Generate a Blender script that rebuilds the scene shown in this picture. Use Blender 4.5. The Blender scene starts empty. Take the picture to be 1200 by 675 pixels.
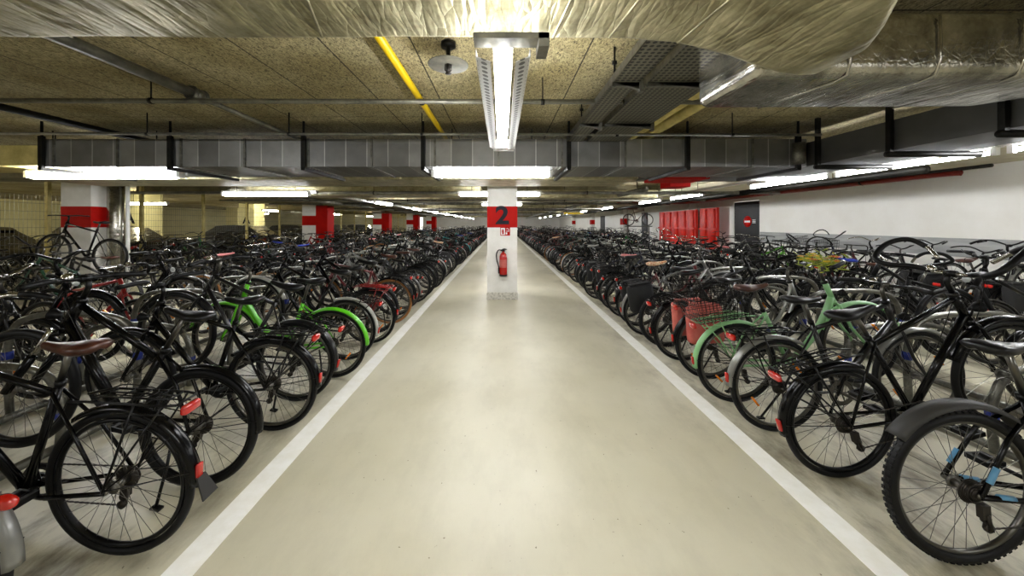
import bpy, math, random
from mathutils import Vector, Matrix
PI = math.pi
S = bpy.context.scene
C = S.collection
# ---------------------------------------------------------------- camera, light, exposure
EYE = 1.55
cam_d = bpy.data.cameras.new('camera'); cam = bpy.data.objects.new('camera', cam_d); C.objects.link(cam)
cam.location = (0, 0, EYE); cam.rotation_euler = (PI/2, 0, 0)
cam_d.sensor_width = 36; cam_d.lens = 12.0
cam_d.shift_x = 12/1200; cam_d.shift_y = -75.5/1200
cam_d.clip_start = 0.05; cam_d.clip_end = 200
S.camera = cam
w = bpy.data.worlds.new('world'); S.world = w; w.use_nodes = True
w.node_tree.nodes['Background'].inputs[0].default_value = (1.0, 0.97, 0.9, 1)
w.node_tree.nodes['Background'].inputs[1].default_value = 0.6
S.view_settings.view_transform = 'Standard'; S.view_settings.look = 'None'
S.view_settings.exposure = 1.45; S.view_settings.gamma = 1.0; S.view_settings.use_curve_mapping = False
TUBE_POWER = 30.0
RND = random.Random(11)

# ---------------------------------------------------------------- materials
def srgb(r, g, b):
    f = lambda c: (c/255/12.92) if c/255 <= .04045 else ((c/255+.055)/1.055)**2.4
    return (f(r), f(g), f(b), 1)
def mat(name, col, rough=.5, metal=0., coat=0., emit=None, es=0.):
    m = bpy.data.materials.new(name); m.use_nodes = True
    b = m.node_tree.nodes['Principled BSDF']
    b.inputs['Base Color'].default_value = col
    b.inputs['Roughness'].default_value = rough
    b.inputs['Metallic'].default_value = metal
    b.inputs['Coat Weight'].default_value = coat
    b.inputs['Coat Roughness'].default_value = .12
    if emit:
        b.inputs['Emission Color'].default_value = emit
        b.inputs['Emission Strength'].default_value = es
    return m
def nodes(m): return m.node_tree.nodes, m.node_tree.links, m.node_tree.nodes['Principled BSDF']
def noise_mat(name, c1, c2, scale=5, rough=.6, metal=0., bump=.1, detail=6, lo=.35, hi=.65, stretch=(1, 1, 1), coord='Object', dist=.01, rough2=None, coat=0.):
    m = mat(name, c1, rough, metal, coat); N, L, b = nodes(m)
    tc = N.new('ShaderNodeTexCoord'); mp = N.new('ShaderNodeMapping'); mp.inputs['Scale'].default_value = stretch
    L.new(tc.outputs[coord], mp.inputs[0])
    n = N.new('ShaderNodeTexNoise'); n.inputs['Scale'].default_value = scale; n.inputs['Detail'].default_value = detail
    n.inputs['Roughness'].default_value = .65
    L.new(mp.outputs[0], n.inputs['Vector'])
    r = N.new('ShaderNodeValToRGB'); r.color_ramp.elements[0].position = lo; r.color_ramp.elements[1].position = hi
    r.color_ramp.elements[0].color = c1; r.color_ramp.elements[1].color = c2
    L.new(n.outputs['Fac'], r.inputs[0]); L.new(r.outputs[0], b.inputs['Base Color'])
    if bump:
        bp = N.new('ShaderNodeBump'); bp.inputs['Strength'].default_value = bump; bp.inputs['Distance'].default_value = dist
        L.new(n.outputs['Fac'], bp.inputs['Height']); L.new(bp.outputs[0], b.inputs['Normal'])
    if rough2 is not None:
        mr = N.new('ShaderNodeMapRange'); mr.inputs['To Min'].default_value = rough; mr.inputs['To Max'].default_value = rough2
        mr.inputs['From Min'].default_value = .3; mr.inputs['From Max'].default_value = .7
        L.new(n.outputs['Fac'], mr.inputs[0]); L.new(mr.outputs[0], b.inputs['Roughness'])
    return m
M = {}
# floor: beige sealed screed with faint cloudiness, scuffs and oily marks under the bikes
def floor_mat():
    m = mat('floor_screed', srgb(186, 180, 150), .3); N, L, b = nodes(m)
    tc = N.new('ShaderNodeTexCoord')
    n1 = N.new('ShaderNodeTexNoise'); n1.inputs['Scale'].default_value = .7; n1.inputs['Detail'].default_value = 5
    L.new(tc.outputs['Object'], n1.inputs['Vector'])
    r1 = N.new('ShaderNodeValToRGB'); r1.color_ramp.elements[0].position = .3; r1.color_ramp.elements[1].position = .7
    r1.color_ramp.elements[0].color = srgb(186, 180, 154); r1.color_ramp.elements[1].color = srgb(212, 207, 186)
    L.new(n1.outputs['Fac'], r1.inputs[0])
    n2 = N.new('ShaderNodeTexNoise'); n2.inputs['Scale'].default_value = 2.6; n2.inputs['Detail'].default_value = 9; n2.inputs['Roughness'].default_value = .7
    mp = N.new('ShaderNodeMapping'); mp.inputs['Scale'].default_value = (1, .45, 1); L.new(tc.outputs['Object'], mp.inputs[0]); L.new(mp.outputs[0], n2.inputs['Vector'])
    r2 = N.new('ShaderNodeValToRGB'); r2.color_ramp.elements[0].position = .46; r2.color_ramp.elements[1].position = .66
    r2.color_ramp.elements[0].color = (0, 0, 0, 1); r2.color_ramp.elements[1].color = (1, 1, 1, 1)
    L.new(n2.outputs['Fac'], r2.inputs[0])
    # dirt gathers where bikes stand: |x| beyond the lines
    sx = N.new('ShaderNodeSeparateXYZ'); L.new(tc.outputs['Object'], sx.inputs[0])
    ab = N.new('ShaderNodeMath'); ab.operation = 'ABSOLUTE'; L.new(sx.outputs[0], ab.inputs[0])
    mr = N.new('ShaderNodeMapRange'); mr.inputs['From Min'].default_value = 1.35; mr.inputs['From Max'].default_value = 1.9
    mr.inputs['To Min'].default_value = .12; mr.inputs['To Max'].default_value = .9
    L.new(ab.outputs[0], mr.inputs[0])
    mu = N.new('ShaderNodeMath'); mu.operation = 'MULTIPLY'; L.new(mr.outputs[0], mu.inputs[0]); L.new(r2.outputs[0], mu.inputs[1])
    mx = N.new('ShaderNodeMixRGB'); mx.inputs[2].default_value = srgb(78, 68, 44)
    L.new(mu.outputs[0], mx.inputs[0]); L.new(r1.outputs[0], mx.inputs[1])
    n3 = N.new('ShaderNodeTexNoise'); n3.inputs['Scale'].default_value = 40; n3.inputs['Detail'].default_value = 4
    L.new(tc.outputs['Object'], n3.inputs['Vector'])
    r3 = N.new('ShaderNodeValToRGB'); r3.color_ramp.elements[0].position = .70; r3.color_ramp.elements[1].position = .76
    r3.color_ramp.elements[0].color = (0, 0, 0, 1); r3.color_ramp.elements[1].color = (1, 1, 1, 1)
    L.new(n3.outputs['Fac'], r3.inputs[0])
    mx2 = N.new('ShaderNodeMixRGB'); mx2.inputs[2].default_value = srgb(105, 95, 70)
    L.new(r3.outputs[0], mx2.inputs[0]); L.new(mx.outputs[0], mx2.inputs[1]); L.new(mx2.outputs[0], b.inputs['Base Color'])
    rr = N.new('ShaderNodeMapRange'); rr.inputs['To Min'].default_value = .3; rr.inputs['To Max'].default_value = .5
    L.new(n1.outputs['Fac'], rr.inputs[0]); L.new(rr.outputs[0], b.inputs['Roughness'])
    bp = N.new('ShaderNodeBump'); bp.inputs['Strength'].default_value = .05; bp.inputs['Distance'].default_value = .01
    L.new(n3.outputs['Fac'], bp.inputs['Height']); L.new(bp.outputs[0], b.inputs['Normal'])
    return m
# wood-wool acoustic boards on the ceiling, with dark joints
def ceil_mat():
    m = mat('wood_wool_board', srgb(130, 120, 85), .9); N, L, b = nodes(m)
    tc = N.new('ShaderNodeTexCoord')
    n1 = N.new('ShaderNodeTexNoise'); n1.inputs['Scale'].default_value = 60; n1.inputs['Detail'].default_value = 8; n1.inputs['Roughness'].default_value = .8; n1.inputs['Distortion'].default_value = 1.2
    mp = N.new('ShaderNodeMapping'); mp.inputs['Scale'].default_value = (1, .5, 1); L.new(tc.outputs['Object'], mp.inputs[0]); L.new(mp.outputs[0], n1.inputs['Vector'])
    r1 = N.new('ShaderNodeValToRGB'); r1.color_ramp.elements[0].position = .38; r1.color_ramp.elements[1].position = .56
    r1.color_ramp.elements[0].color = srgb(54, 46, 28); r1.color_ramp.elements[1].color = srgb(224, 211, 166)
    L.new(n1.outputs['Fac'], r1.inputs[0])
    n2 = N.new('ShaderNodeTexNoise'); n2.inputs['Scale'].default_value = 1.3; n2.inputs['Detail'].default_value = 5
    L.new(tc.outputs['Object'], n2.inputs['Vector'])
    r2 = N.new('ShaderNodeValToRGB'); r2.color_ramp.elements[0].position = .35; r2.color_ramp.elements[1].position = .65
    r2.color_ramp.elements[0].color = srgb(200, 194, 172); r2.color_ramp.elements[1].color = (1, 1, 1, 1)
    L.new(n2.outputs['Fac'], r2.inputs[0])
    mx = N.new('ShaderNodeMixRGB'); mx.blend_type = 'MULTIPLY'; mx.inputs[0].default_value = 1
    L.new(r1.outputs[0], mx.inputs[1]); L.new(r2.outputs[0], mx.inputs[2])
    br = N.new('ShaderNodeTexBrick'); br.inputs['Scale'].default_value = 1; br.inputs['Mortar Size'].default_value = .006
    br.inputs['Brick Width'].default_value = .62; br.inputs['Row Height'].default_value = 2.0; br.offset = 0
    br.inputs['Color1'].default_value = (1, 1, 1, 1); br.inputs['Color2'].default_value = (.86, .86, .86, 1); br.inputs['Mortar'].default_value = (.12, .12, .12, 1)
    L.new(tc.outputs['Object'], br.inputs['Vector'])
    mx2 = N.new('ShaderNodeMixRGB'); mx2.blend_type = 'MULTIPLY'; mx2.inputs[0].default_value = 1
    L.new(mx.outputs[0], mx2.inputs[1]); L.new(br.outputs['Color'], mx2.inputs[2]); L.new(mx2.outputs[0], b.inputs['Base Color'])
    bp = N.new('ShaderNodeBump'); bp.inputs['Strength'].default_value = .6; bp.inputs['Distance'].default_value = .01
    L.new(n1.outputs['Fac'], bp.inputs['Height']); L.new(bp.outputs[0], b.inputs['Normal'])
    return m
# crumpled aluminium foil wrap with taped seams
def foil_mat(name, c1, c2, rough=.3, bump=.8, metal=.85, sc=1.):
    m = mat(name, c1, rough, metal); N, L, b = nodes(m)
    tc = N.new('ShaderNodeTexCoord')
    wn = N.new('ShaderNodeTexNoise'); wn.inputs['Scale'].default_value = 2.2*sc; wn.inputs['Detail'].default_value = 4
    L.new(tc.outputs['Object'], wn.inputs['Vector'])
    mixv = N.new('ShaderNodeMixRGB'); mixv.inputs[0].default_value = .07; L.new(tc.outputs['Object'], mixv.inputs[1]); L.new(wn.outputs['Color'], mixv.inputs[2])
    mp = N.new('ShaderNodeMapping'); mp.inputs['Rotation'].default_value = (0, 0, .75); mp.inputs['Scale'].default_value = (1, .22, 1)
    L.new(mixv.outputs[0], mp.inputs[0])
    prev = None
    for k, (sca, am) in enumerate(((3.4, .9), (8, .35), (21, .32), (55, .16))):
        v = N.new('ShaderNodeTexVoronoi'); v.feature = 'DISTANCE_TO_EDGE' if k % 2 == 0 else 'F1'; v.inputs['Scale'].default_value = sca*sc
        L.new(mp.outputs[0], v.inputs['Vector'])
        q = N.new('ShaderNodeMath'); q.operation = 'MULTIPLY'; q.inputs[1].default_value = am
        if k % 2 == 0:
            sq = N.new('ShaderNodeMath'); sq.operation = 'POWER'; sq.inputs[1].default_value = .5; L.new(v.outputs['Distance'], sq.inputs[0]); L.new(sq.outputs[0], q.inputs[0])
        else: L.new(v.outputs['Distance'], q.inputs[0])
        if prev is None: prev = q
        else: ad = N.new('ShaderNodeMath'); ad.operation = 'ADD'; L.new(prev.outputs[0], ad.inputs[0]); L.new(q.outputs[0], ad.inputs[1]); prev = ad
    n = N.new('ShaderNodeTexNoise'); n.inputs['Scale'].default_value = 5*sc; n.inputs['Detail'].default_value = 8; n.inputs['Roughness'].default_value = .7
    L.new(tc.outputs['Object'], n.inputs['Vector'])
    bp = N.new('ShaderNodeBump'); bp.inputs['Strength'].default_value = bump; bp.inputs['Distance'].default_value = .022
    L.new(prev.outputs[0], bp.inputs['Height']); L.new(bp.outputs[0], b.inputs['Normal'])
    r = N.new('ShaderNodeValToRGB'); r.color_ramp.elements[0].position = .35; r.color_ramp.elements[1].position = .62
    r.color_ramp.elements[0].color = c1; r.color_ramp.elements[1].color = c2
    L.new(n.outputs['Fac'], r.inputs[0]); L.new(r.outputs[0], b.inputs['Base Color'])
    return m
def seam_mat(name, c1, c2, axis_scale, rough=.35, metal=.8):
    m = mat(name, c1, rough, metal); N, L, b = nodes(m)
    tc = N.new('ShaderNodeTexCoord')
    br = N.new('ShaderNodeTexBrick'); br.inputs['Scale'].default_value = 1; br.inputs['Mortar Size'].default_value = .006; br.offset = 0
    br.inputs['Brick Width'].default_value = axis_scale; br.inputs['Row Height'].default_value = 50
    br.inputs['Color1'].default_value = c1; br.inputs['Color2'].default_value = c2; br.inputs['Mortar'].default_value = tuple(min(1, x*1.5) for x in c2[:3])+(1,)
    br.inputs['Bias'].default_value = 0
    mp = N.new('ShaderNodeMapping'); mp.inputs['Location'].default_value = (.1, 25, 0); L.new(tc.outputs['Object'], mp.inputs[0]); L.new(mp.outputs[0], br.inputs['Vector'])
    n = N.new('ShaderNodeTexNoise'); n.inputs['Scale'].default_value = 6; n.inputs['Detail'].default_value = 6; L.new(tc.outputs['Object'], n.inputs['Vector'])
    mx = N.new('ShaderNodeMixRGB'); mx.blend_type = 'MULTIPLY'; mx.inputs[0].default_value = .5
    L.new(br.outputs['Color'], mx.inputs[1]); L.new(n.outputs['Fac'], mx.inputs[2]); L.new(mx.outputs[0], b.inputs['Base Color'])
    bp = N.new('ShaderNodeBump'); bp.inputs['Strength'].default_value = .5; bp.inputs['Distance'].default_value = .01
    L.new(br.outputs['Fac'], bp.inputs['Height']); L.new(bp.outputs[0], b.inputs['Normal'])
    mr = N.new('ShaderNodeMapRange'); mr.inputs['To Min'].default_value = rough-.1; mr.inputs['To Max'].default_value = rough+.2
    L.new(n.outputs['Fac'], mr.inputs[0]); L.new(mr.outputs[0], b.inputs['Roughness'])
    return m
M['floor'] = floor_mat(); M['ceil'] = ceil_mat()
M['line'] = noise_mat('white_floor_paint', srgb(238, 236, 226), srgb(248, 247, 241), 9, .45, bump=.02)
M['foil'] = foil_mat('floor_tinted_foil', srgb(138, 131, 98), srgb(196, 189, 154), .46, .7)  # silver foil; the floor's golden reflection is put into its base colour
M['foil_silver'] = foil_mat('silver_foil', srgb(128, 126, 116), srgb(205, 202, 190), .22, .38, .97)
M['duct'] = seam_mat('galvanised_duct', srgb(130, 130, 128), srgb(172, 172, 169), .26)
M['duct_dark'] = seam_mat('dark_galvanised_duct', srgb(84, 84, 82), srgb(104, 104, 100), 1.1, .5, .3)
M['galv'] = noise_mat('galvanised_steel', srgb(95, 95, 90), srgb(135, 134, 126), 14, .36, .85, .05)
M['pipe_grey'] = noise_mat('grey_pipe', srgb(85, 84, 76), srgb(130, 127, 112), 8, .4, .5, .03)
M['pipe_dark'] = noise_mat('dark_pipe', srgb(16, 16, 14), srgb(34, 33, 28), 8, .45, .4, .03)
M['pipe_yellow'] = mat('yellow_gas_pipe', srgb(225, 190, 10), .35)
M['pipe_cream'] = noise_mat('cream_insulation', srgb(165, 150, 85), srgb(205, 190, 120), 5, .6, 0, .1)
M['pipe_red'] = mat('red_sprinkler_pipe', srgb(120, 28, 18), .4)
M['white_wall'] = noise_mat('white_wall_paint', srgb(240, 238, 232), srgb(247, 246, 242), 1.3, .75, bump=.02)
M['grey_band'] = noise_mat('grey_steel_guard_band', srgb(140, 142, 142), srgb(172, 174, 174), 3, .45, .2, .03, stretch=(1, .4, 3))
M['pale_soffit'] = noise_mat('pale_painted_soffit', srgb(165, 158, 130), srgb(200, 193, 165), 2, .8, bump=.05)
M['concrete'] = noise_mat('olive_grey_concrete', srgb(104, 98, 74), srgb(140, 132, 102), 3, .8, bump=.2)
M['yellow_wall'] = noise_mat('yellow_lit_wall_paint', srgb(212, 204, 150), srgb(228, 221, 172), 1, .8, bump=.02)  # yellow lamp light of the car park is put into this colour
M['pillar'] = noise_mat('pillar_white_paint', srgb(218, 216, 208), srgb(234, 232, 226), 3, .6, bump=.03)
M['red'] = noise_mat('red_band_paint', srgb(165, 11, 4), srgb(182, 16, 6), 3, .6, bump=.02)
nodes(M['red'])[2].inputs['Specular IOR Level'].default_value = .12
M['scuff'] = noise_mat('scuffed_plinth_paint', srgb(150, 145, 130), srgb(214, 210, 198), 22, .6, bump=.05, lo=.36, hi=.52)
M['ink'] = mat('dark_blue_lettering', srgb(10, 8, 24), .6)
M['white'] = mat('white_plastic', srgb(235, 235, 232), .4)
M['ext_red'] = mat('extinguisher_red', srgb(176, 12, 7), .25, coat=.5)
M['blk'] = mat('black_plastic', srgb(8, 8, 9), .45)
M['door_black'] = mat('black_door_paint', srgb(7, 7, 8), .4)
M['barrier'] = noise_mat('red_orange_plastic', srgb(196, 22, 6), srgb(214, 38, 12), 6, .35, bump=.05)
nodes(M['barrier'])[2].inputs['Specular IOR Level'].default_value = .3
M['tube'] = mat('lit_tube', (1, 1, 1, 1), .5, emit=(.97, .98, 1, 1), es=TUBE_POWER)
M['tube_strong'] = mat('lit_tube_narrow', (1, 1, 1, 1), .5, emit=(.97, .98, 1, 1), es=TUBE_POWER*1.5)
M['tube_y'] = mat('lit_tube_warm', (1, 1, 1, 1), .5, emit=(1, .93, .68, 1), es=TUBE_POWER*1.1)
M['lamp_metal'] = noise_mat('perforated_lamp_housing', srgb(175, 175, 172), srgb(225, 224, 220), 20, .35, .4, .1)
# perforated side strips: dark round holes
def perf_mat(name, c, hole, sc):
    m = mat(name, c, .4, .5); N, L, b = nodes(m)
    tc = N.new('ShaderNodeTexCoord'); v = N.new('ShaderNodeTexVoronoi'); v.voronoi_dimensions = '2D'; v.inputs['Scale'].default_value = sc; v.inputs['Randomness'].default_value = 0
    L.new(tc.outputs['Object'], v.inputs['Vector'])
    r = N.new('ShaderNodeValToRGB'); r.color_ramp.interpolation = 'CONSTANT'; r.color_ramp.elements[0].color = hole; r.color_ramp.elements[1].color = c; r.color_ramp.elements[1].position = .33
    L.new(v.outputs['Distance'], r.inputs[0]); L.new(r.outputs[0], b.inputs['Base Color'])
    return m
M['perf'] = perf_mat('perforated_sheet', srgb(205, 205, 200), srgb(95, 95, 90), 26)
M['tray'] = perf_mat('perforated_tray_sheet', srgb(112, 109, 92), srgb(20, 18, 13), 26)
# bicycle materials
M['rubber'] = mat('tyre_rubber', srgb(11, 11, 12), .5)
M['rubber_grey'] = mat('worn_tyre_rubber', srgb(32, 30, 28), .7)
M['rubber_tan'] = mat('tan_tyre_wall', srgb(140, 92, 42), .6)
M['chrome'] = mat('chromed_steel', srgb(170, 168, 162), .16, 1.)
M['alu'] = mat('brushed_aluminium', srgb(96, 94, 89), .28, .95)
M['spoke'] = mat('spoke_steel', srgb(105, 103, 98), .32, .9)
M['blackmetal'] = mat('black_metal', srgb(5, 5, 6), .28, 0.)
M['steel_dark'] = mat('oily_chain_steel', srgb(52, 48, 44), .4, .8)
M['light_red'] = mat('red_reflector', srgb(176, 18, 7), .15, coat=.8)
M['light_orange'] = mat('orange_reflector', srgb(240, 130, 10), .15, coat=.8)
M['lens'] = mat('clear_lamp_glass', srgb(200, 205, 205), .08, .3, coat=1)
PAINT = {
 'black': ((4, 4, 5), .2), 'matt black': ((9, 9, 10), .45), 'dark grey': ((28, 28, 30), .28), 'silver': ((125, 125, 121), .3),
 'white': ((165, 164, 157), .3), 'blue': ((22, 60, 150), .3), 'light blue': ((90, 150, 190), .3), 'red': ((140, 10, 8), .3), 'dark red': ((90, 14, 18), .3),
 'lime green': ((88, 188, 18), .3), 'mint green': ((128, 178, 122), .4), 'dark green': ((14, 50, 34), .3), 'turquoise': ((30, 130, 130), .3),
 'beige': ((190, 170, 120), .4), 'brown': ((92, 50, 30), .45), 'green': ((30, 120, 50), .3), 'pink': ((205, 120, 120), .5), 'navy blue': ((10, 14, 42), .3), 'clip grey': ((44, 43, 41), .55)}
for k, (c, r) in PAINT.items():
    M['p_'+k] = mat(k.replace(' ', '_')+'_paint', srgb(*c), r, .5 if k in ('silver', 'dark grey') else 0., coat=0 if k in ('black', 'matt black', 'clip grey') else (.4 if r < .4 else 0))
for k in ('p_black', 'p_matt black', 'rubber', 'blackmetal', 'saddle', 'blk', 'ink', 'door_black', 'pipe_dark'):
    if k in M: nodes(M[k])[2].inputs['Specular IOR Level'].default_value = .24
M['leather'] = noise_mat('brown_leather', srgb(46, 18, 10), srgb(78, 38, 20), 20, .35, bump=.1)
M['saddle'] = mat('black_saddle_vinyl', srgb(8, 8, 9), .33)
nodes(M['saddle'])[2].inputs['Specular IOR Level'].default_value = .3
M['floral'] = noise_mat('flowered_cloth', srgb(200, 110, 70), srgb(225, 215, 180), 60, .8, bump=.1, lo=.45, hi=.55)
M['cloth_red'] = noise_mat('faded_red_canvas', srgb(172, 76, 68), srgb(194, 104, 92), 8, .8, bump=.2)
M['cloth_black'] = noise_mat('black_canvas', srgb(8, 8, 9), srgb(18, 18, 19), 8, .8, bump=.2)
M['cloth_blue'] = mat('blue_cover', srgb(12, 38, 130), .5)
M['leaf'] = noise_mat('garland_leaves', srgb(90, 130, 40), srgb(190, 190, 60), 30, .6, bump=.1)
M['petal_y'] = mat('yellow_petals', srgb(235, 200, 50), .6); M['petal_o'] = mat('orange_petals', srgb(225, 120, 60), .6)
M['glass_dark'] = mat('dark_car_glass', srgb(12, 14, 16), .08, coat=1)
M['car_black'] = mat('black_car_paint', srgb(12, 12, 13), .15, coat=1); M['car_grey'] = mat('grey_car_paint', srgb(40, 42, 45), .2, .4, coat=1)

# ---------------------------------------------------------------- mesh builder
class MB:
    def __init__(s): s.v = []; s.f = []; s.m = []; s.sm = []
    def add(s, vs, fs, m=0, smooth=True):
        o = len(s.v); s.v += [tuple(x) for x in vs]
        for f in fs: s.f.append([i+o for i in f]); s.m.append(m); s.sm.append(smooth)
    def box(s, x0, x1, y0, y1, z0, z1, m=0):
        v = [(x0, y0, z0), (x1, y0, z0), (x1, y1, z0), (x0, y1, z0), (x0, y0, z1), (x1, y0, z1), (x1, y1, z1), (x0, y1, z1)]
        s.add(v, [(0, 3, 2, 1), (4, 5, 6, 7), (0, 1, 5, 4), (1, 2, 6, 5), (2, 3, 7, 6), (3, 0, 4, 7)], m, False)
    def rbox(s, x0, x1, y0, y1, z0, z1, r, m=0, seg=3):   # box with rounded vertical section (rounded in x-z), bevelled ends
        pts = []
        for (cx, cz, a0) in ((x1-r, z1-r, 0), (x0+r, z1-r, 90), (x0+r, z0+r, 180), (x1-r, z0+r, 270)):
            for k in range(seg+1):
                a = math.radians(a0+90*k/seg); pts.append((cx+r*math.cos(a), cz+r*math.sin(a)))
        n = len(pts); cx = (x0+x1)/2; cz = (z0+z1)/2; rings = []
        e = min(r, (y1-y0)/3)
        for y, k in ((y0, 1), (y0+e, 0), (y1-e, 0), (y1, 1)):
            sx = 1-k*e*1.2/(x1-x0); sz = 1-k*e*1.2/(z1-z0)
            rings.append([(cx+(p[0]-cx)*sx, y, cz+(p[1]-cz)*sz) for p in pts])
        vs = [p for rg in rings for p in rg]; fs = []
        for j in range(3):
            for i in range(n): fs.append((j*n+i, j*n+(i+1) % n, (j+1)*n+(i+1) % n, (j+1)*n+i))
        fs.append(tuple(range(n))[::-1]); fs.append(tuple(range(3*n, 4*n)))
        s.add(vs, [f[::-1] for f in fs], m, True)
    def tube(s, pts, r, n=8, m=0, closed=False, cap=True, flat=None):
        P = [Vector(p) for p in pts]; N = len(P)
        if N < 2: return
        rs = r if isinstance(r, (list, tuple)) else [r]*N
        T = []
        for i in range(N):
            if closed: t = P[(i+1) % N]-P[i-1]
            else: t = P[min(i+1, N-1)]-P[max(i-1, 0)]
            T.append(t.normalized() if t.length > 1e-9 else Vector((0, 0, 1)))
        up = Vector((0, 0, 1)) if abs(T[0].z) < .9 else Vector((0, 1, 0))
        u = (up-T[0]*up.dot(T[0])).normalized(); vs = []
        for i in range(N):
            u = u-T[i]*u.dot(T[i])
            u = u.normalized() if u.length > 1e-6 else T[i].orthogonal().normalized()
            w_ = T[i].cross(u)
            for k in range(n):
                a = 2*PI*k/n
                fu = flat if flat else 1
                vs.append(P[i]+u*(math.cos(a)*rs[i]*fu)+w_*(math.sin(a)*rs[i]))
        fs = []
        for i in range(N if closed else N-1):
            j = (i+1) % N
            for k in range(n): fs.append((i*n+k, i*n+(k+1) % n, j*n+(k+1) % n, j*n+k))
        if cap and not closed: fs.append(tuple(range(n))[::-1]); fs.append(tuple(range((N-1)*n, N*n)))
        s.add(vs, fs, m, n > 4)
    def cyl(s, a, b, r, n=10, m=0, r2=None): s.tube([a, b], [r, r if r2 is None else r2], n, m)
    def torus(s, c, R, r, N=40, n=8, m=0, rz=None, squash=1.):   # in the x-z plane
        vs = []; fs = []
        for i in range(N):
            a = 2*PI*i/N
            for k in range(n):
                b = 2*PI*k/n; rr = R+r*math.cos(b)
                vs.append((c[0]+rr*math.cos(a), c[1]+r*squash*math.sin(b), c[2]+rr*math.sin(a)))
        for i in range(N):
            for k in range(n): fs.append((i*n+k, i*n+(k+1) % n, ((i+1) % N)*n+(k+1) % n, ((i+1) % N)*n+k))
        s.add(vs, fs, m)
    def lathe(s, prof, c, axis='z', n=20, m=0):
        vs = []; fs = []; K = len(prof)
        for i in range(n):
            a = 2*PI*i/n
            for (r, h) in prof:
                if axis == 'z': vs.append((c[0]+r*math.cos(a), c[1]+r*math.sin(a), c[2]+h))
                elif axis == 'y': vs.append((c[0]+r*math.cos(a), c[1]+h, c[2]+r*math.sin(a)))
                else: vs.append((c[0]+h, c[1]+r*math.cos(a), c[2]+r*math.sin(a)))
        for i in range(n):
            j = (i+1) % n
            for k in range(K-1): fs.append((i*K+k, j*K+k, j*K+k+1, i*K+k+1))
        s.add(vs, fs, m)
    def ball(s, c, r, n=10, m=0, sc=(1, 1, 1)):
        vs = []; fs = []; h = n//2
        for j in range(h+1):
            p = PI*j/h
            for i in range(n):
                a = 2*PI*i/n; vs.append((c[0]+r*sc[0]*math.sin(p)*math.cos(a), c[1]+r*sc[1]*math.sin(p)*math.sin(a), c[2]+r*sc[2]*math.cos(p)))
        for j in range(h):
            for i in range(n): fs.append((j*n+i, (j+1)*n+i, (j+1)*n+(i+1) % n, j*n+(i+1) % n))
        s.add(vs, fs, m)
    def merge(s, o, mx=None, mm=None):
        b = len(s.v)
        s.v += [tuple(mx @ Vector(p)) for p in o.v] if mx else o.v
        s.f += [[i+b for i in f] for f in o.f]; s.m += [mm[k] if mm else k for k in o.m]; s.sm += o.sm
    def mesh(s, name, mats):
        me = bpy.data.meshes.new(name); me.from_pydata(s.v, [], s.f)
        me.polygons.foreach_set('use_smooth', s.sm); me.polygons.foreach_set('material_index', s.m)
        for k in mats: me.materials.append(M[k])
        me.update(); return me
    def obj(s, name, mats, parent=None, loc=None):
        o = bpy.data.objects.new(name, s.mesh(name, mats)); C.objects.link(o)
        if parent: o.parent = parent
        if loc: o.location = loc
        return o
def tag(o, label=None, cat=None, group=None, kind=None):
    if label: o['label'] = label
    if cat: o['category'] = cat
    if group: o['group'] = group
    if kind: o['kind'] = kind
    return o
def empty(name, loc=(0, 0, 0), rz=0, **k):
    o = bpy.data.objects.new(name, None); C.objects.link(o); o.location = loc; o.rotation_euler = (0, 0, rz); o.empty_display_size = .1
    return tag(o, **k)
def arc(cx, cz, R, a0, a1, n, y=0):
    return [(cx+R*math.cos(math.radians(a0+(a1-a0)*i/n)), y, cz+R*math.sin(math.radians(a0+(a1-a0)*i/n))) for i in range(n+1)]
def smooth(pts, sub=4):
    P = [Vector(p) for p in pts]; out = []
    for i in range(len(P)-1):
        p0 = P[max(i-1, 0)]; p1 = P[i]; p2 = P[i+1]; p3 = P[min(i+2, len(P)-1)]
        for k in range(sub):
            t = k/sub
            out.append(.5*((2*p1)+(-p0+p2)*t+(2*p0-5*p1+4*p2-p3)*t*t+(-p0+3*p1-3*p2+p3)*t**3))
    out.append(P[-1]); return out
def text_obj(name, body, size, mk, parent, loc, rot, ext=.002, xs=1.):
    cu = bpy.data.curves.new(name, 'FONT'); cu.body = body; cu.size = size; cu.extrude = ext; cu.align_x = 'CENTER'; cu.align_y = 'CENTER'; cu.offset = size*.03
    t = bpy.data.objects.new(name, cu); C.objects.link(t)
    dg = bpy.context.evaluated_depsgraph_get(); me = bpy.data.meshes.new_from_object(t.evaluated_get(dg)); bpy.data.objects.remove(t)
    me.materials.clear(); me.materials.append(M[mk])
    o = bpy.data.objects.new(name, me); C.objects.link(o); o.location = loc; o.rotation_euler = rot; o.scale = (xs, 1, 1)
    if parent: o.parent = parent
    return o

# ---------------------------------------------------------------- the setting
CEIL = EYE+1.25
def boxobj(name, mk, x0, x1, y0, y1, z0, z1, kind=None, parent=None):
    b = MB(); b.box(x0, x1, y0, y1, z0, z1); o = b.obj(name, [mk], parent)
    if kind: o['kind'] = kind
    return o
YEND = 52.
boxobj('floor', 'floor', -26, 9.2, -5, YEND+1, -.2, 0, 'structure')
boxobj('ceiling', 'ceil', -26, 9.2, -5, YEND+1, CEIL, CEIL+.2, 'structure')
WX = 8.42
wr = boxobj('wall_right', 'white_wall', WX, WX+.3, -5, 11.15, 0, CEIL, 'structure')
boxobj('wall_right', 'white_wall', WX, WX+.3, 12.4, 12.62, 0, CEIL, 'structure')
boxobj('wall_right', 'white_wall', WX+.35, WX+.6, 12.62, YEND, 0, CEIL, 'structure')
boxobj('wall_right', 'white_wall', WX, WX+.3, 11.15, 12.4, 2.33, CEIL, 'structure')
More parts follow.
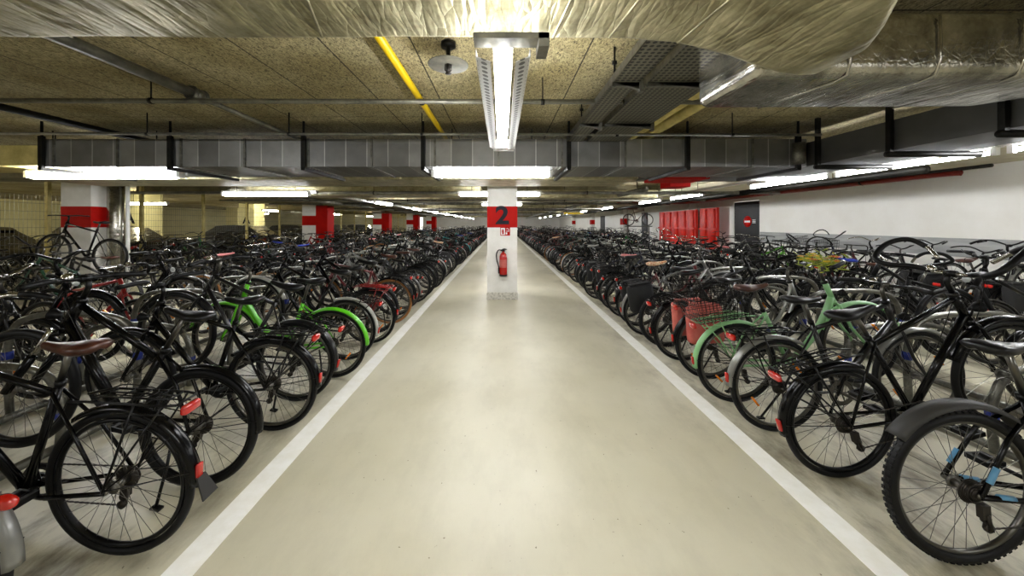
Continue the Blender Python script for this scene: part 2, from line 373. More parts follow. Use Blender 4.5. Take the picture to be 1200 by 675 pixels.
boxobj('trim_1', 'grey_band', WX-.03, WX, -5, 11.1, .94, 1.28, 'structure')
boxobj('wall_back', 'white_wall', -12, 9.2, YEND, YEND+.3, 0, CEIL, 'structure')
boxobj('wall_left', 'yellow_wall', -25.5, -25.2, -5, YEND, 0, CEIL, 'structure')
boxobj('wall_front', 'white_wall', -26, 9.2, -5.3, -5, 0, CEIL, 'structure')
boxobj('wall_back', 'yellow_wall', -26, -12, 44, 44.3, 0, CEIL, 'structure')
boxobj('baseboard_right', 'grey_band', WX-.012, WX, -5, 11.1, 0, .1, 'structure')
# pale lowered soffit above the wall side
boxobj('ceiling', 'pale_soffit', 5.2, WX, -5, YEND, EYE+1.02, CEIL, 'structure')
# painted lines
for nm, x in (('trim_2', -1.43), ('trim_3', 1.72)):
    boxobj(nm, 'line', x-.07, x+.07, -2, 50, 0, .003, 'structure')
# door
d = boxobj('door_1', 'door_black', WX+.02, WX+.08, 11.17, 12.38, 0, 2.31, 'structure')
b = MB(); b.lathe([(0, 0), (.19, 0), (.19, -.006), (0, -.006)], (0, 0, 0), 'x', 28, 0); b.box(-.011, -.004, -.13, .13, -.032, .032, 1)
so = b.obj('no_entry_sign', ['red', 'white'], d); so.location = (WX+.018, 11.72, 1.62)
b = MB(); b.lathe([(.012, 0), (.012, -.06)], (0, 0, 0), 'x', 10); b.cyl((-.06, 0, 0), (-.06, .13, 0), .01, 8); b.obj('door_handle', ['chrome'], d, (WX+.018, 12.28, 1.05))
b = MB()
for k in range(3): b.box(-.004, 0, -.07, .07, -.02-.045*k, -.002-.045*k)
b.obj('sign_lettering', ['white'], d, (WX+.018, 11.42, 1.68))
# wall openings further on, seen as dark upright doors and grey jambs
for i, (y0, y1, mk) in enumerate(((20.5, 21.3, 'door_black'), (23.6, 24.6, 'galv'), (29, 30.2, 'door_black'))):
    d = boxobj('door_%d' % (i+2), mk, WX+.3, WX+.345, y0, y1, 0, 2.2, 'structure')
    b = MB(); b.cyl((0, 0, 0), (-.05, 0, 0), .012, 8); b.cyl((-.05, 0, 0), (-.05, .12, 0), .01, 8); b.obj('door_handle', ['chrome'], d, (WX+.3, y1-.15, 1.05))

# ---------------------------------------------------------------- pillars
GRID = 8.4
def pillar(x, y, label, redblock=None, num=None, yellow=False, w=.61, group=None):
    t = empty('concrete_pillar', (x, y, 0)); tag(t, label, 'pillar', group, 'structure')
    h = w/2; b = MB(); b.box(-h, h, -h, h, 0, CEIL); b.obj('shaft', ['yellow_wall' if yellow else 'pillar'], t)
    if not yellow:
        e = h+.003; b = MB(); b.box(-e, e, -e, e, 1.47, 1.9); b.obj('red_band', ['red'], t)
        b = MB(); b.box(-h-.012, h+.012, -h-.012, h+.012, 0, .15); b.obj('plinth', ['scuff'], t)
    if redblock:
        b = MB(); b.box(h, h+.52, -h, h, 0, 2.36); b.obj('red_casing', ['red'], t)
    if num: text_obj('painted_letter', num[0], num[1], 'ink', t, (0, -h-.006, num[2]), (PI/2, 0, 0), xs=num[3])
    return t
P0Y = 6.95+.305
ORD = ['', 'first', 'second', 'third', 'fourth', 'fifth', 'sixth']
pillar(.01, P0Y, 'white square pillar in the middle of the aisle with a red band reading 2', num=('2', .50, 1.70, 1.12))
pillar(.01, P0Y+GRID, 'white square pillar directly behind the one marked 2'); pillar(.01, P0Y+2*GRID, 'white square pillar two bays behind the one marked 2')
pillar(-8.67, P0Y, 'white square pillar with red band beside the foil-wrapped upright pipe')
for k in range(1, 5): pillar(-8.67, P0Y+k*GRID, 'white banded pillar with red casing, %s back along the fence side' % ORD[k], redblock=True)
for k in range(1, 5): pillar(WX+.33, P0Y+k*GRID, 'white banded pillar against the white wall, %s one past the black door' % ORD[k])
# car park pillars behind the mesh, yellow light put into their colour
for i, (x, y) in enumerate(((-15, 14.2), (-15, 20.5), (-15, 27), (-21, 12), (-21, 19.5), (-21, 27))):
    pillar(x, y, ['pillar lettered A in the car park behind the mesh fence', 'second pillar of the near car park line, lettered A', 'third pillar of the near car park line, lettered A', 'plain pillar by the far car park wall, first back', 'plain pillar by the far car park wall, second back', 'plain pillar by the far car park wall, third back'][i],
           yellow=True, w=.9, num=('A', .62, 1.75, 1.) if i < 3 else None)

# ---------------------------------------------------------------- fire extinguisher and signs on the middle pillar
t = empty('fire_extinguisher', (.03, 6.95-.09, .5)); tag(t, 'red fire extinguisher hung on the pillar marked 2', 'fire extinguisher')
b = MB(); b.lathe([(0, 0), (.06, 0), (.075, .012), (.078, .03), (.078, .36), (.07, .4), (.045, .435), (.022, .45), (.022, .47), (0, .47)], (0, 0, .02), 'z', 24, 0); b.obj('cylinder', ['ext_red'], t)
b = MB(); b.lathe([(0, 0), (.08, 0), (.081, .03), (.078, .031)], (0, 0, 0), 'z', 24, 0); b.obj('base_ring', ['blk'], t)
b = MB(); b.cyl((0, 0, .47), (0, 0, .52), .02, 12); b.box(-.06, .05, -.012, .012, .515, .53); b.tube([(-.02, 0, .53), (.02, 0, .545), (.075, 0, .53)], .009, 6); b.ball((.025, -.02, .50), .014, 8); b.obj('valve', ['blk'], t)
b = MB(); b.tube(smooth([(-.02, 0, .50), (-.09, -.01, .52), (-.135, -.01, .44), (-.13, -.01, .32), (-.10, -.01, .22), (-.085, -.02, .14)], 5), .011, 8); b.cyl((-.087, -.02, .16), (-.08, -.02, .05), .016, 8, 0, .022); b.obj('hose', ['blk'], t)
b = MB()
for k in range(13):
    a0 = math.radians(215+k*110/13); a1 = math.radians(215+(k+1)*110/13); R = .0795
    b.add([(R*math.cos(a0), R*math.sin(a0), .17), (R*math.cos(a1), R*math.sin(a1), .17), (R*math.cos(a1), R*math.sin(a1), .33), (R*math.cos(a0), R*math.sin(a0), .33)], [(0, 1, 2, 3)], 0)
b.obj('instruction_label', ['cloth_red'], t)
b = MB(); b.box(-.03, .03, .07, .09, .1, .42); b.obj('wall_bracket', ['galv'], t)
t = empty('fire_point_sign', (.07, 6.945, 1.39)); tag(t, 'small red and white extinguisher sign under the number 2', 'sign')
b = MB(); b.box(-.1, .1, -.006, .002, -.085, .085); b.obj('sign_plate', ['red'], t)
b = MB(); b.box(-.085, -.005, -.009, -.006, -.07, .07); b.box(.01, .04, -.009, -.006, -.06, -.02); b.box(.015, .085, -.009, -.006, 0, .012); b.tube([(.02, -.008, .05), (.05, -.008, .06), (.08, -.008, .03)], .006, 6); b.obj('pictogram_field', ['white'], t)
b = MB(); b.rbox(-.062, -.028, -.011, -.0095, -.055, .03, .008); b.box(-.052, -.038, -.011, -.0095, .03, .05); b.tube([(-.05, -.0105, .045), (-.072, -.0105, .03), (-.072, -.0105, -.02)], .004, 6); b.obj('pictogram', ['red'], t)

# ---------------------------------------------------------------- ceiling services
def E(h): return EYE+h
def rect_sweep_box(name, mk, x0, x1, y0, y1, z0, z1, label, cat, bev=.01, group=None):
    t = empty(name); tag(t, label, cat, group)
    o = boxobj('casing', mk, x0, x1, y0, y1, z0, z1, None, t)
    if bev: m = o.modifiers.new('b', 'BEVEL'); m.width = bev; m.segments = 3
    top = E(1.02) if x0 > 5.2 else CEIL
    if z1 < top and name != 'fire_damper':
        lng = (x1-x0) > (y1-y0); n_ = max(2, int(max(x1-x0, y1-y0)/3))
        for i in range(n_):
            f = (i+.5)/n_ if n_ > 2 else (.12, .88)[i]
            x = x0+(x1-x0)*f if lng else (x0+x1)/2; y = (y0+y1)/2 if lng else y0+(y1-y0)*f
            b = MB(); b.cyl((x, y, z1-.002), (x, y, top), .007, 6); b.obj('suspension_rod', ['pipe_dark'], t)
    return t
# big foil-wrapped duct overhead, its end swelling and dropping toward the second duct
b = MB(); st = []
def section(x, yn, yf, zb, zt, r, n=5):
    p = []
    for (cy, cz, a0) in ((yf-r, zt-r, 0), (yn+r, zt-r, 90), (yn+r, zb+r, 180), (yf-r, zb+r, 270)):
        for k in range(n+1):
            a = math.radians(a0+90*k/n); p.append((x, cy+r*math.cos(a), cz+r*math.sin(a)))
    return p
xs = [-6.5+.25*i for i in range(27)]
for i, x in enumerate(xs):
    st.append(section(x, .55, 1.68+RND.uniform(-.006, .006), E(.90)+RND.uniform(-.008, .006), E(1.22), .05))
for x, yn, yf, zb, zt, r in ((.6, .56, 1.68, .893, 1.22, .05), (.85, .66, 1.69, .875, 1.2, .055), (1.0, .76, 1.70, .845, 1.2, .06), (1.12, .9, 1.70, .81, 1.19, .065), (1.24, 1.02, 1.71, .77, 1.18, .07), (1.36, 1.16, 1.715, .735, 1.16, .07), (1.45, 1.28, 1.715, .722, 1.13, .07), (1.52, 1.38, 1.715, .725, 1.1, .07), (1.57, 1.47, 1.70, .75, 1.06, .06), (1.60, 1.54, 1.67, .80, 1.0, .04)):
    st.append(section(x, yn, yf, E(zb), E(zt), r))
n = len(st[0]); vs = [p for s_ in st for p in s_]; fs = []
for j in range(len(st)-1):
    for i in range(n): fs.append((j*n+i, j*n+(i+1) % n, (j+1)*n+(i+1) % n, (j+1)*n+i))
fs.append(tuple(range(n))); fs.append(tuple(range((len(st)-1)*n, len(st)*n))[::-1])
b.add(vs, [f[::-1] for f in fs])
t = empty('ventilation_duct', (0, 1.1, E(.9))); t.location = (0, 0, 0); tag(t, 'wide gold-tinted foil wrapped duct crossing overhead with bulging end', 'duct')
o = b.obj('foil_wrap', ['foil'], t)
for x in (-4.6, -3.1, -1.75, -.55, .35, .62, .95, 1.18):
    b = MB(); k = .04 if x > .3 else .12
    zz = E(.888) if x < .7 else E(.888)-(x-.7)*.1
    b.tube([(x, .62, zz+.005), (x-k*1.2, 1.1, zz-.002), (x-k*2.6, 1.64, zz+.005)], .007, 6, 0, flat=.35); b.obj('tape_seam', ['foil'], t)
# second foil duct, dark front, bending toward the camera
b = MB(); pl = [(1.28, 1.72), (1.28, 2.26), (3.02, 2.24), (3.7, 1.45), (3.7, .3), (3.2, .3), (2.78, 1.72)]
z0, z1 = E(.75), E(1.09); N_ = len(pl)
b.add([(x, y, z0) for x, y in pl]+[(x, y, z1) for x, y in pl], [tuple(range(N_)), tuple(range(N_, 2*N_))[::-1]]+[(i, i+N_, (i+1) % N_+N_, (i+1) % N_) for i in range(N_)], 0, True)
t = empty('ventilation_duct'); tag(t, 'silver foil duct with rounded edges bending beside the white wall side', 'duct')
o = b.obj('foil_wrap', ['foil_silver'], t); m = o.modifiers.new('b', 'BEVEL'); m.width = .065; m.segments = 5
for x in (1.75, 2.2, 2.62):
    b = MB(); b.tube([(x, 1.712, E(1.05)), (x, 1.708, E(.83)), (x+.01, 1.74, E(.757)), (x, 1.8, E(.742)), (x-.1, 2.2, E(.742))], .008, 6, 0, flat=.3); b.obj('tape_seam', ['foil_silver'], t)
# galvanised cross duct with strap hangers
def hangers(parent, xs, y0, y1, zb, zt, mk='pipe_dark'):
    for x in xs:
        b = MB(); b.cyl((x, y0-.03, zb-.02), (x, y0-.03, min(CEIL, zt+.35)), .014, 6); b.box(x-.025, x+.025, y0-.05, y0-.012, zb-.03, zt+.03)
        b.box(x-.022, x+.022, y0-.05, y1+.12, zb-.05, zb-.012); b.obj('hanger', [mk], parent)
t = empty('cross_duct'); tag(t, 'long grey sheet metal duct crossing the aisle on black straps', 'duct')
b = MB(); b.box(-5.62, 3.75, 4.2, 5.12, E(.70), E(1.04)); o = b.obj('duct_casing', ['duct'], t)
b = MB()
for x in [-5.5+.78*i for i in range(12)]: b.box(x-.012, x+.012, 4.185, 5.13, E(.69), E(1.045))
b.obj('flange', ['galv'], t)
hangers(t, [-5.62, -4.05, -2.42, -.96, .82, 2.27, 3.62], 4.2, 5.12, E(.70), E(1.04))
# end piece + return duct toward the camera on the wall side
t = empty('side_duct'); tag(t, 'dark sheet metal duct running lengthwise above the white wall side bikes', 'duct')
b = MB(); b.box(3.78, 4.5, -3, 5.12, E(.71), E(1.0)); b.obj('duct_casing', ['duct_dark'], t)
b = MB(); b.cyl((3.62, 4.16, E(.72)), (3.62, 4.16, E(.98)), .07, 16); b.obj('round_connector', ['galv'], t)
for y in (4.05, 3.3, 2.55, 1.8):
    b = MB(); b.box(3.73, 3.77, y-.02, y+.02, E(.68), CEIL); b.cyl((3.72, y, E(.672)), (4.62, y, E(.672)), .03, 10); b.obj('hanger', ['pipe_dark'], t)
rect_sweep_box('branch_duct', 'pipe_cream', -9.0, -5.72, 4.35, 5.0, E(.74), E(1.0), 'yellowish duct continuing from the cross duct above the fence side', 'duct')
# foil wrapped flat ducts behind the cross duct
rect_sweep_box('insulated_duct', 'foil', -7.4, 2.15, 5.35, 6.35, E(.69), E(.93), 'olive-tinted foil wrapped duct crossing just before the pillar marked 2', 'duct', .03)
rect_sweep_box('insulated_duct', 'foil', -6.6, -.5, 8.2, 9.0, E(.68), E(.9), 'foil wrapped duct crossing behind the pillar marked 2, fence side', 'duct', .03)
rect_sweep_box('insulated_duct', 'foil', .6, 4.4, 9.6, 10.3, E(.72), E(.95), 'short foil duct crossing behind the pillar marked 2, wall side', 'duct', .03)
rect_sweep_box('branch_duct', 'duct_dark', 2.4, 4.9, 5.3, 6.1, E(.76), E(.95), 'dark flat duct with red end above the white wall side bikes', 'duct')
rect_sweep_box('fire_damper', 'red', 2.5, 3.3, 5.4, 6.0, E(.71), E(.757), 'red fire damper box under the dark flat duct', 'fire damper')
rect_sweep_box('fire_damper', 'red', 3.2, 3.6, 6.5, 6.9, E(.70), E(1.25), 'small red damper box hung behind the larger red one', 'fire damper')
for k in range(0, 6):
    boxobj('ceiling', 'concrete', -12, WX, P0Y-.35+k*GRID, P0Y+.35+k*GRID, E(.93), CEIL, 'structure')
    boxobj('ceiling', 'concrete', -12, WX, P0Y-.25+k*GRID+GRID/2, P0Y+.25+k*GRID+GRID/2, E(1.0), CEIL, 'structure')
for i, (y, h, x0, x1, mk) in enumerate(((12.2, .80, -8, 6, 'foil'), (14.3, .85, -7, 3, 'duct'), (17.8, .78, -8, 5, 'foil'), (21.5, .8, -7, 4.5, 'duct'), (26, .8, -8, 5, 'foil'), (33, .8, -8, 5, 'duct'))):
    rect_sweep_box('ceiling_duct', mk, x0, x1, y, y+.6, E(h), E(h+.2), 'flat duct crossing the aisle, %s one behind the pillar marked 2' % ['first', 'second', 'third', 'fourth', 'fifth', 'sixth'][i], 'duct', .02)
def pipe(name, mk, pts, r, label, cat='pipe', clamps=(), n=12, group=None, rings=None):
    t = empty(name); tag(t, label, cat, group); b = MB(); b.tube(pts, r, n); b.obj('pipe_run', [mk], t)
    for c in clamps:
        b = MB(); b.cyl((c[0], c[1], c[2]+r), (c[0], c[1], CEIL if c[0] < 5.2 else E(1.02)), .006, 6); 
        a = Vector(pts[1])-Vector(pts[0]); a.normalize(); p = Vector(c); b.cyl(p-a*.015, p+a*.015, r*1.25, 12); b.obj('pipe_clamp', ['pipe_dark'], t)
    if rings:
        for c in rings: b = MB(); a = (Vector(pts[1])-Vector(pts[0])).normalized(); p = Vector(c); b.cyl(p-a*.05, p+a*.05, r*1.35, 12); b.cyl(p-a*.06, p-a*.045, r*1.6, 12); b.cyl(p+a*.045, p+a*.06, r*1.6, 12); b.obj('coupling', ['galv'], t)
    return t
pipe('sprinkler_pipe', 'pipe_grey', [(-9, 2.92, E(1.06)), (1.72, 2.92, E(1.04))], .021, 'thin grey pipe crossing overhead nearest behind the gold-tinted foil duct', clamps=[(-3.0, 2.92, E(1.05)), (.35, 2.92, E(1.04)), (-6, 2.92, E(1.05))])
pipe('sprinkler_pipe', 'pipe_grey', [(-9, 3.85, E(1.02)), (3.6, 3.85, E(1.0))], .016, 'thin grey pipe crossing just in front of the grey sheet duct', clamps=[(-4, 3.85, E(1.01)), (-2.4, 3.85, E(1.01)), (-.9, 3.85, E(1.01)), (1.3, 3.85, E(1.0)), (2.6, 3.85, E(1.0))])
pipe('gas_pipe', 'pipe_yellow', [(-.775, .4, E(1.18)), (-.775, 8, E(1.18))], .029, 'bright yellow pipe along the ceiling beside the central lamp', clamps=[(-.775, 3.3, E(1.18))])
pipe('drain_pipe', 'pipe_grey', [(-2.68, .4, E(1.13)), (-2.68, 3.02, E(1.13))], .04, 'thick grey pipe running lengthwise to the coupling, fence side', rings=[(-2.68, 3.0, E(1.13))])
pipe('drain_pipe', 'pipe_grey', [(-2.68, 3.06, E(1.12)), (-2.68, 8, E(1.12))], .024, 'thinner grey pipe continuing lengthwise behind the coupling')
pipe('conduit_pipe', 'pipe_dark', [(-4.72, .4, E(1.1)), (-4.72, 6, E(1.1))], .035, 'black conduit running lengthwise highest over the fence side bikes')
pipe('insulated_pipe', 'pipe_cream', [(1.62, 1.9, E(1.12)), (1.62, 9, E(1.12))], .075, 'thick cream insulated pipe beside the wide cable tray')
pipe('insulated_pipe', 'pipe_cream', [(1.86, 2.3, E(1.13)), (1.86, 9, E(1.13))], .06, 'cream insulated pipe furthest from the wide cable tray')
pipe('sprinkler_main', 'pipe_red', smooth([(7.9, 5.9, E(.86)), (7.9, 6.2, E(.88)), (7.9, 9, E(.88)), (7.9, 13, E(.88)), (7.6, 14.5, E(.88)), (5, 14.8, E(.88))], 4), .045, 'dark red sprinkler main running along the top of the white wall', clamps=[(7.9, 7.5, E(.88)), (7.9, 10, E(.88))])
pipe('service_pipe', 'pipe_dark', [(7.9, 5.5, E(.94)), (7.9, 24, E(.94))], .03, 'black pipe running above the red sprinkler main')
pipe('drain_pipe', 'pipe_grey', [(-6.2, 7.8, E(.78)), (-6.2, 46, E(.74))], .07, 'grey pipe running far lengthwise over the fence side rows')
pipe('drain_pipe', 'pipe_grey', [(3.3, 7.8, E(.8)), (3.3, 46, E(.78))], .06, 'grey pipe running far lengthwise over the white wall side rows')
pipe('service_pipe', 'pipe_dark', [(5.6, 4.5, E(.72)), (5.6, 42, E(.72))], .055, 'dark pipe running far lengthwise beside the wall side lamps')
for i, (y, h) in enumerate(((8.0, .62+.1), (10.9, .74), (13.2, .76), (16.4, .72), (19.5, .75), (23.5, .74))):
    pipe('cross_pipe', 'pipe_grey', [(-9, y, E(h)), (6.5, y, E(h))], .035, 'grey pipe crossing the far aisle ceiling, %s behind the pillar marked 2' % ['first', 'second', 'third', 'fourth', 'fifth', 'sixth'][i], clamps=[(-3, y, E(h)), (2, y, E(h))])
# foil wrapped upright pipe beside the first side pillar
t = empty('upright_pipe', (-8.2, 7.25, 0)); tag(t, 'silver foil wrapped upright pipe beside the white banded pillar', 'pipe')
b = MB(); b.cyl((0, 0, 0), (0, 0, CEIL), .13, 20); b.obj('foil_wrap', ['foil_silver'], t)
b = MB(); b.cyl((.2, .05, 0), (.2, .05, CEIL), .035, 10); b.obj('bare_pipe', ['white'], t)
# round sprinkler plate hung under the ceiling
t = empty('ceiling_sprinkler', (-.37, 2.36, E(1.10))); tag(t, 'round metal plate with sprinkler head hanging beside the yellow pipe', 'sprinkler')
b = MB(); b.lathe([(0, .012), (.02, .012), (.135, 0), (.14, -.004), (.135, -.006), (0, .002)], (0, 0, 0), 'z', 28); b.obj('deflector_plate', ['pipe_grey'], t)
b = MB(); b.cyl((0, 0, 0), (0, 0, .16), .014, 8); b.cyl((0, 0, .12), (0, 0, .15), .05, 14); b.obj('drop_pipe', ['pipe_dark'], t)
b = MB(); b.cyl((0, 0, -.05), (0, 0, 0), .015, 8); b.tube([(-.02, 0, 0), (-.022, 0, -.04), (0, 0, -.062), (.022, 0, -.04), (.02, 0, 0)], .004, 6); b.lathe([(0, -.066), (.022, -.066), (.022, -.062), (0, -.062)], (0, 0, 0), 'z', 12); b.obj('nozzle', ['steel_dark'], t)
# cable trays on brackets
def tray(x0, x1, label):
    t = empty('cable_tray'); tag(t, label, 'cable tray'); z = E(1.0)
    b = MB(); b.box(x0, x1, 1.4, 4.15, z, z+.004); b.box(x0, x0+.004, 1.4, 4.15, z, z+.06, 1); b.box(x1-.004, x1, 1.4, 4.15, z, z+.06, 1)
    b.obj('perforated_channel', ['tray', 'galv'], t)
    for y in (2.42, 3.42):
        b = MB(); b.box(x0-.01, x1+.01, y-.012, y+.012, z-.03, z-.002); b.box(x1-.01, x1+.02, y-.02, y+.02, z-.07, z+.08); b.add([(x0, y-.012, z-.004), (x1, y-.012, z-.004), (x1, y-.012, z-.055), (x0, y+.012, z-.004), (x1, y+.012, z-.004), (x1, y+.012, z-.055)], [(0, 1, 2), (3, 5, 4), (0, 2, 5, 3), (1, 4, 5, 2)], 0, False); b.obj('support_bracket', ['galv'], t)
        b = MB(); b.cyl((x0+.01, y, z-.03), (x0+.01, y, CEIL), .007, 6); b.cyl((x0+.01, y, z+.13), (x0+.01, y, z+.15), .018, 8); b.obj('threaded_rod', ['pipe_dark'], t)
    b = MB()
    for k in range(4):
        xx = x0+.03+k*(x1-x0-.06)/3
        b.tube([(xx, 1.4, z+.02), (xx+.01, 2.2, z+.022), (xx-.008, 3.1, z+.02), (xx, 4.1, z+.02)], .012, 6)
    b.obj('cables', ['blk'], t)
tray(.79, .98, 'narrow perforated cable tray over the aisle edge'); tray(1.04, 1.50, 'wide perforated cable tray beside the cream insulated pipes')

# lamps
def lamp(cx, y0, z, L, along, label, kind='batten', tubem='tube', group=None, w=.1, top=None):
    top = top or CEIL
    t = empty('fluorescent_lamp', (cx, y0, z), 0 if along == 'y' else PI/2); tag(t, label, 'lamp', group)
    h = L/2
    b = MB(); hw = .05 if tubem == 'tube_strong' else w*.24; b.box(-hw, hw, -h-.05, h+.05, .045, .085); b.obj('housing', ['lamp_metal'], t)
    b = MB(); n = 10; rr = w*.42
    b.tube([(0, -h, .005), (0, -h+.03, 0), (0, h-.03, 0), (0, h, .005)], [rr*.6, rr, rr, rr*.6], n, 0); b.obj('tube', [tubem], t)
    for q in (-h-.04, h): b = MB(); b.box(-w*.45, w*.45, q, q+.04, -.03, .06); b.obj('end_cap', ['white'], t)
    for q in (-h*.7, h*.7): b = MB(); b.cyl((0, q, .08), (0, q, top-z), .006, 6); b.obj('suspension_rod', ['pipe_dark'], t)
    return t
# the near central fixture with its perforated reflector
t = empty('fluorescent_lamp', (.005, 2.15, E(.65))); tag(t, 'bright central ceiling lamp with perforated reflector sides, running lengthwise', 'lamp')
for s_ in (-1, 1):
    b = MB(); x0, x1 = s_*.05, s_*.105
    b.add([(x0, -.8, -.012), (x1, -.8, .008), (x1, .8, .008), (x0, .8, -.012), (x0, -.8, -.008), (x1, -.8, .012), (x1, .8, .012), (x0, .8, -.008)], [(0, 1, 2, 3), (4, 7, 6, 5), (0, 4, 5, 1), (1, 5, 6, 2), (2, 6, 7, 3)], 0, False)
    b.box(min(x1, x1+s_*.004), max(x1, x1+s_*.004), -.8, .8, .008, .04, 1); b.obj('reflector_side', ['perf', 'lamp_metal'], t)
b = MB(); b.box(-.04, .04, -.8, .8, .05, .09); b.obj('housing', ['lamp_metal'], t)
b = MB(); b.tube([(0, -.70, .02), (0, -.67, .012), (0, 0, .0), (0, .64, .012), (0, .68, .02)], [.022, .034, .04, .034, .02], 14, 0); b.obj('tube', ['tube'], t)
b = MB(); b.box(-.11, .17, -.9, -.83, .03, .05); b.box(-.11, .17, -.85, -.80, .045, .08); b.box(.13, .17, -.9, -.8, .0, .05); b.obj('mounting_rail', ['pipe_grey'], t)
b = MB(); b.box(-.09, .11, .76, .80, -.004, .03); b.box(-.08, .1, .84, .90, -.004, .03); b.box(-.06, .06, .7, .9, .03, .05); b.obj('mounting_rail', ['lamp_metal'], t)
for q in (-.3, .87): b = MB(); b.cyl((.0, q, .05), (0, q, CEIL-E(.65)), .007, 6); b.obj('suspension_rod', ['pipe_dark'], t)
lamp(-.13, 4.5, E(.645), 1.5, 'x', 'lit lamp crossing the aisle under the grey sheet duct')
lamp(-5.35, 4.6, E(.645), 2.0, 'x', 'lit lamp under the cross duct above the fence side bikes')
lamp(-.05, 7.75, E(.66), 1.8, 'x', 'lit lamp crossing the aisle behind the pillar marked 2')
lamp(-5.35, 7.75, E(.66), 1.9, 'x', 'lit lamp above the fence side bikes, beside the banded pillar')
kk = 0
for y in (11.7, 16.2, 20.7, 25.2, 29.7, 34.2, 38.7, 43.2, 48):
    lamp(-4.05, y, E(.68), 1.6, 'y', 'lengthwise lamp over the fence side rows, %s in the line' % (['first', 'second', 'third', 'fourth', 'fifth', 'sixth', 'seventh', 'eighth', 'ninth'][kk])); kk += 1
kk = 0
for y in (2.45, 4.15, 5.85, 9.0, 11.2, 15.7, 20.2, 24.7, 29.2, 33.7, 38.2, 43):
    lamp(4.85, y, E(.70), 1.55, 'y', 'lengthwise lamp along the pale rail by the white wall, %s in the line' % (['first', 'second', 'third', 'fourth', 'fifth', 'sixth', 'seventh', 'eighth', 'ninth', 'tenth', 'eleventh', 'twelfth'][kk]), w=.048, tubem='tube_strong'); kk += 1
kk = 0
for y in (13.1, 19, 23, 29, 36, 44):
    lamp(0, y, E(.72), 1.5, 'x', 'lamp crossing the far aisle, %s beyond the one behind pillar 2' % (['first', 'second', 'third', 'fourth', 'fifth', 'sixth'][kk])); kk += 1
rect_sweep_box('lamp_rail', 'white', 4.78, 4.92, 1.2, 46, E(.80), E(.84), 'long white lamp rail running beside the white wall', 'lamp rail', 0)
rect_sweep_box('cable_trunking', 'lamp_metal', -4.5, -4.3, 7.9, 46, E(.70), E(.765), 'long pale cable trunking running over the fence side rows', 'trunking', 0)
rect_sweep_box('hanging_sign', 'pipe_yellow', 2.55, 3.35, 14.0, 14.05, E(.38), E(.46), 'small yellow bar sign hung over the far wall side rows', 'sign', 0)
# unseen lamps added behind the photographer to light the near scene and foil
for i, x in enumerate((-5.3, 0, 4.85)):
    lamp(x, -1.2, E(.7), 1.6, 'x', 'added unseen ceiling lamp behind the viewpoint, %s' % ['fence side', 'over the aisle', 'white wall side'][i])
for i, (x, y) in enumerate(((-13.5, 6), (-13.5, 13), (-13.5, 20), (-18.5, 9), (-18.5, 17), (-18.5, 26), (-13.5, 28), (-13.5, 36))):
    lamp(x, y, E(.75), 1.5, 'x' if i % 2 else 'y', 'warm lamp in the car park behind the mesh fence, %s' % ['near line first', 'near line second', 'near line third', 'far line first', 'far line second', 'far line third', 'near line fourth', 'near line fifth'][i], tubem='tube_y')

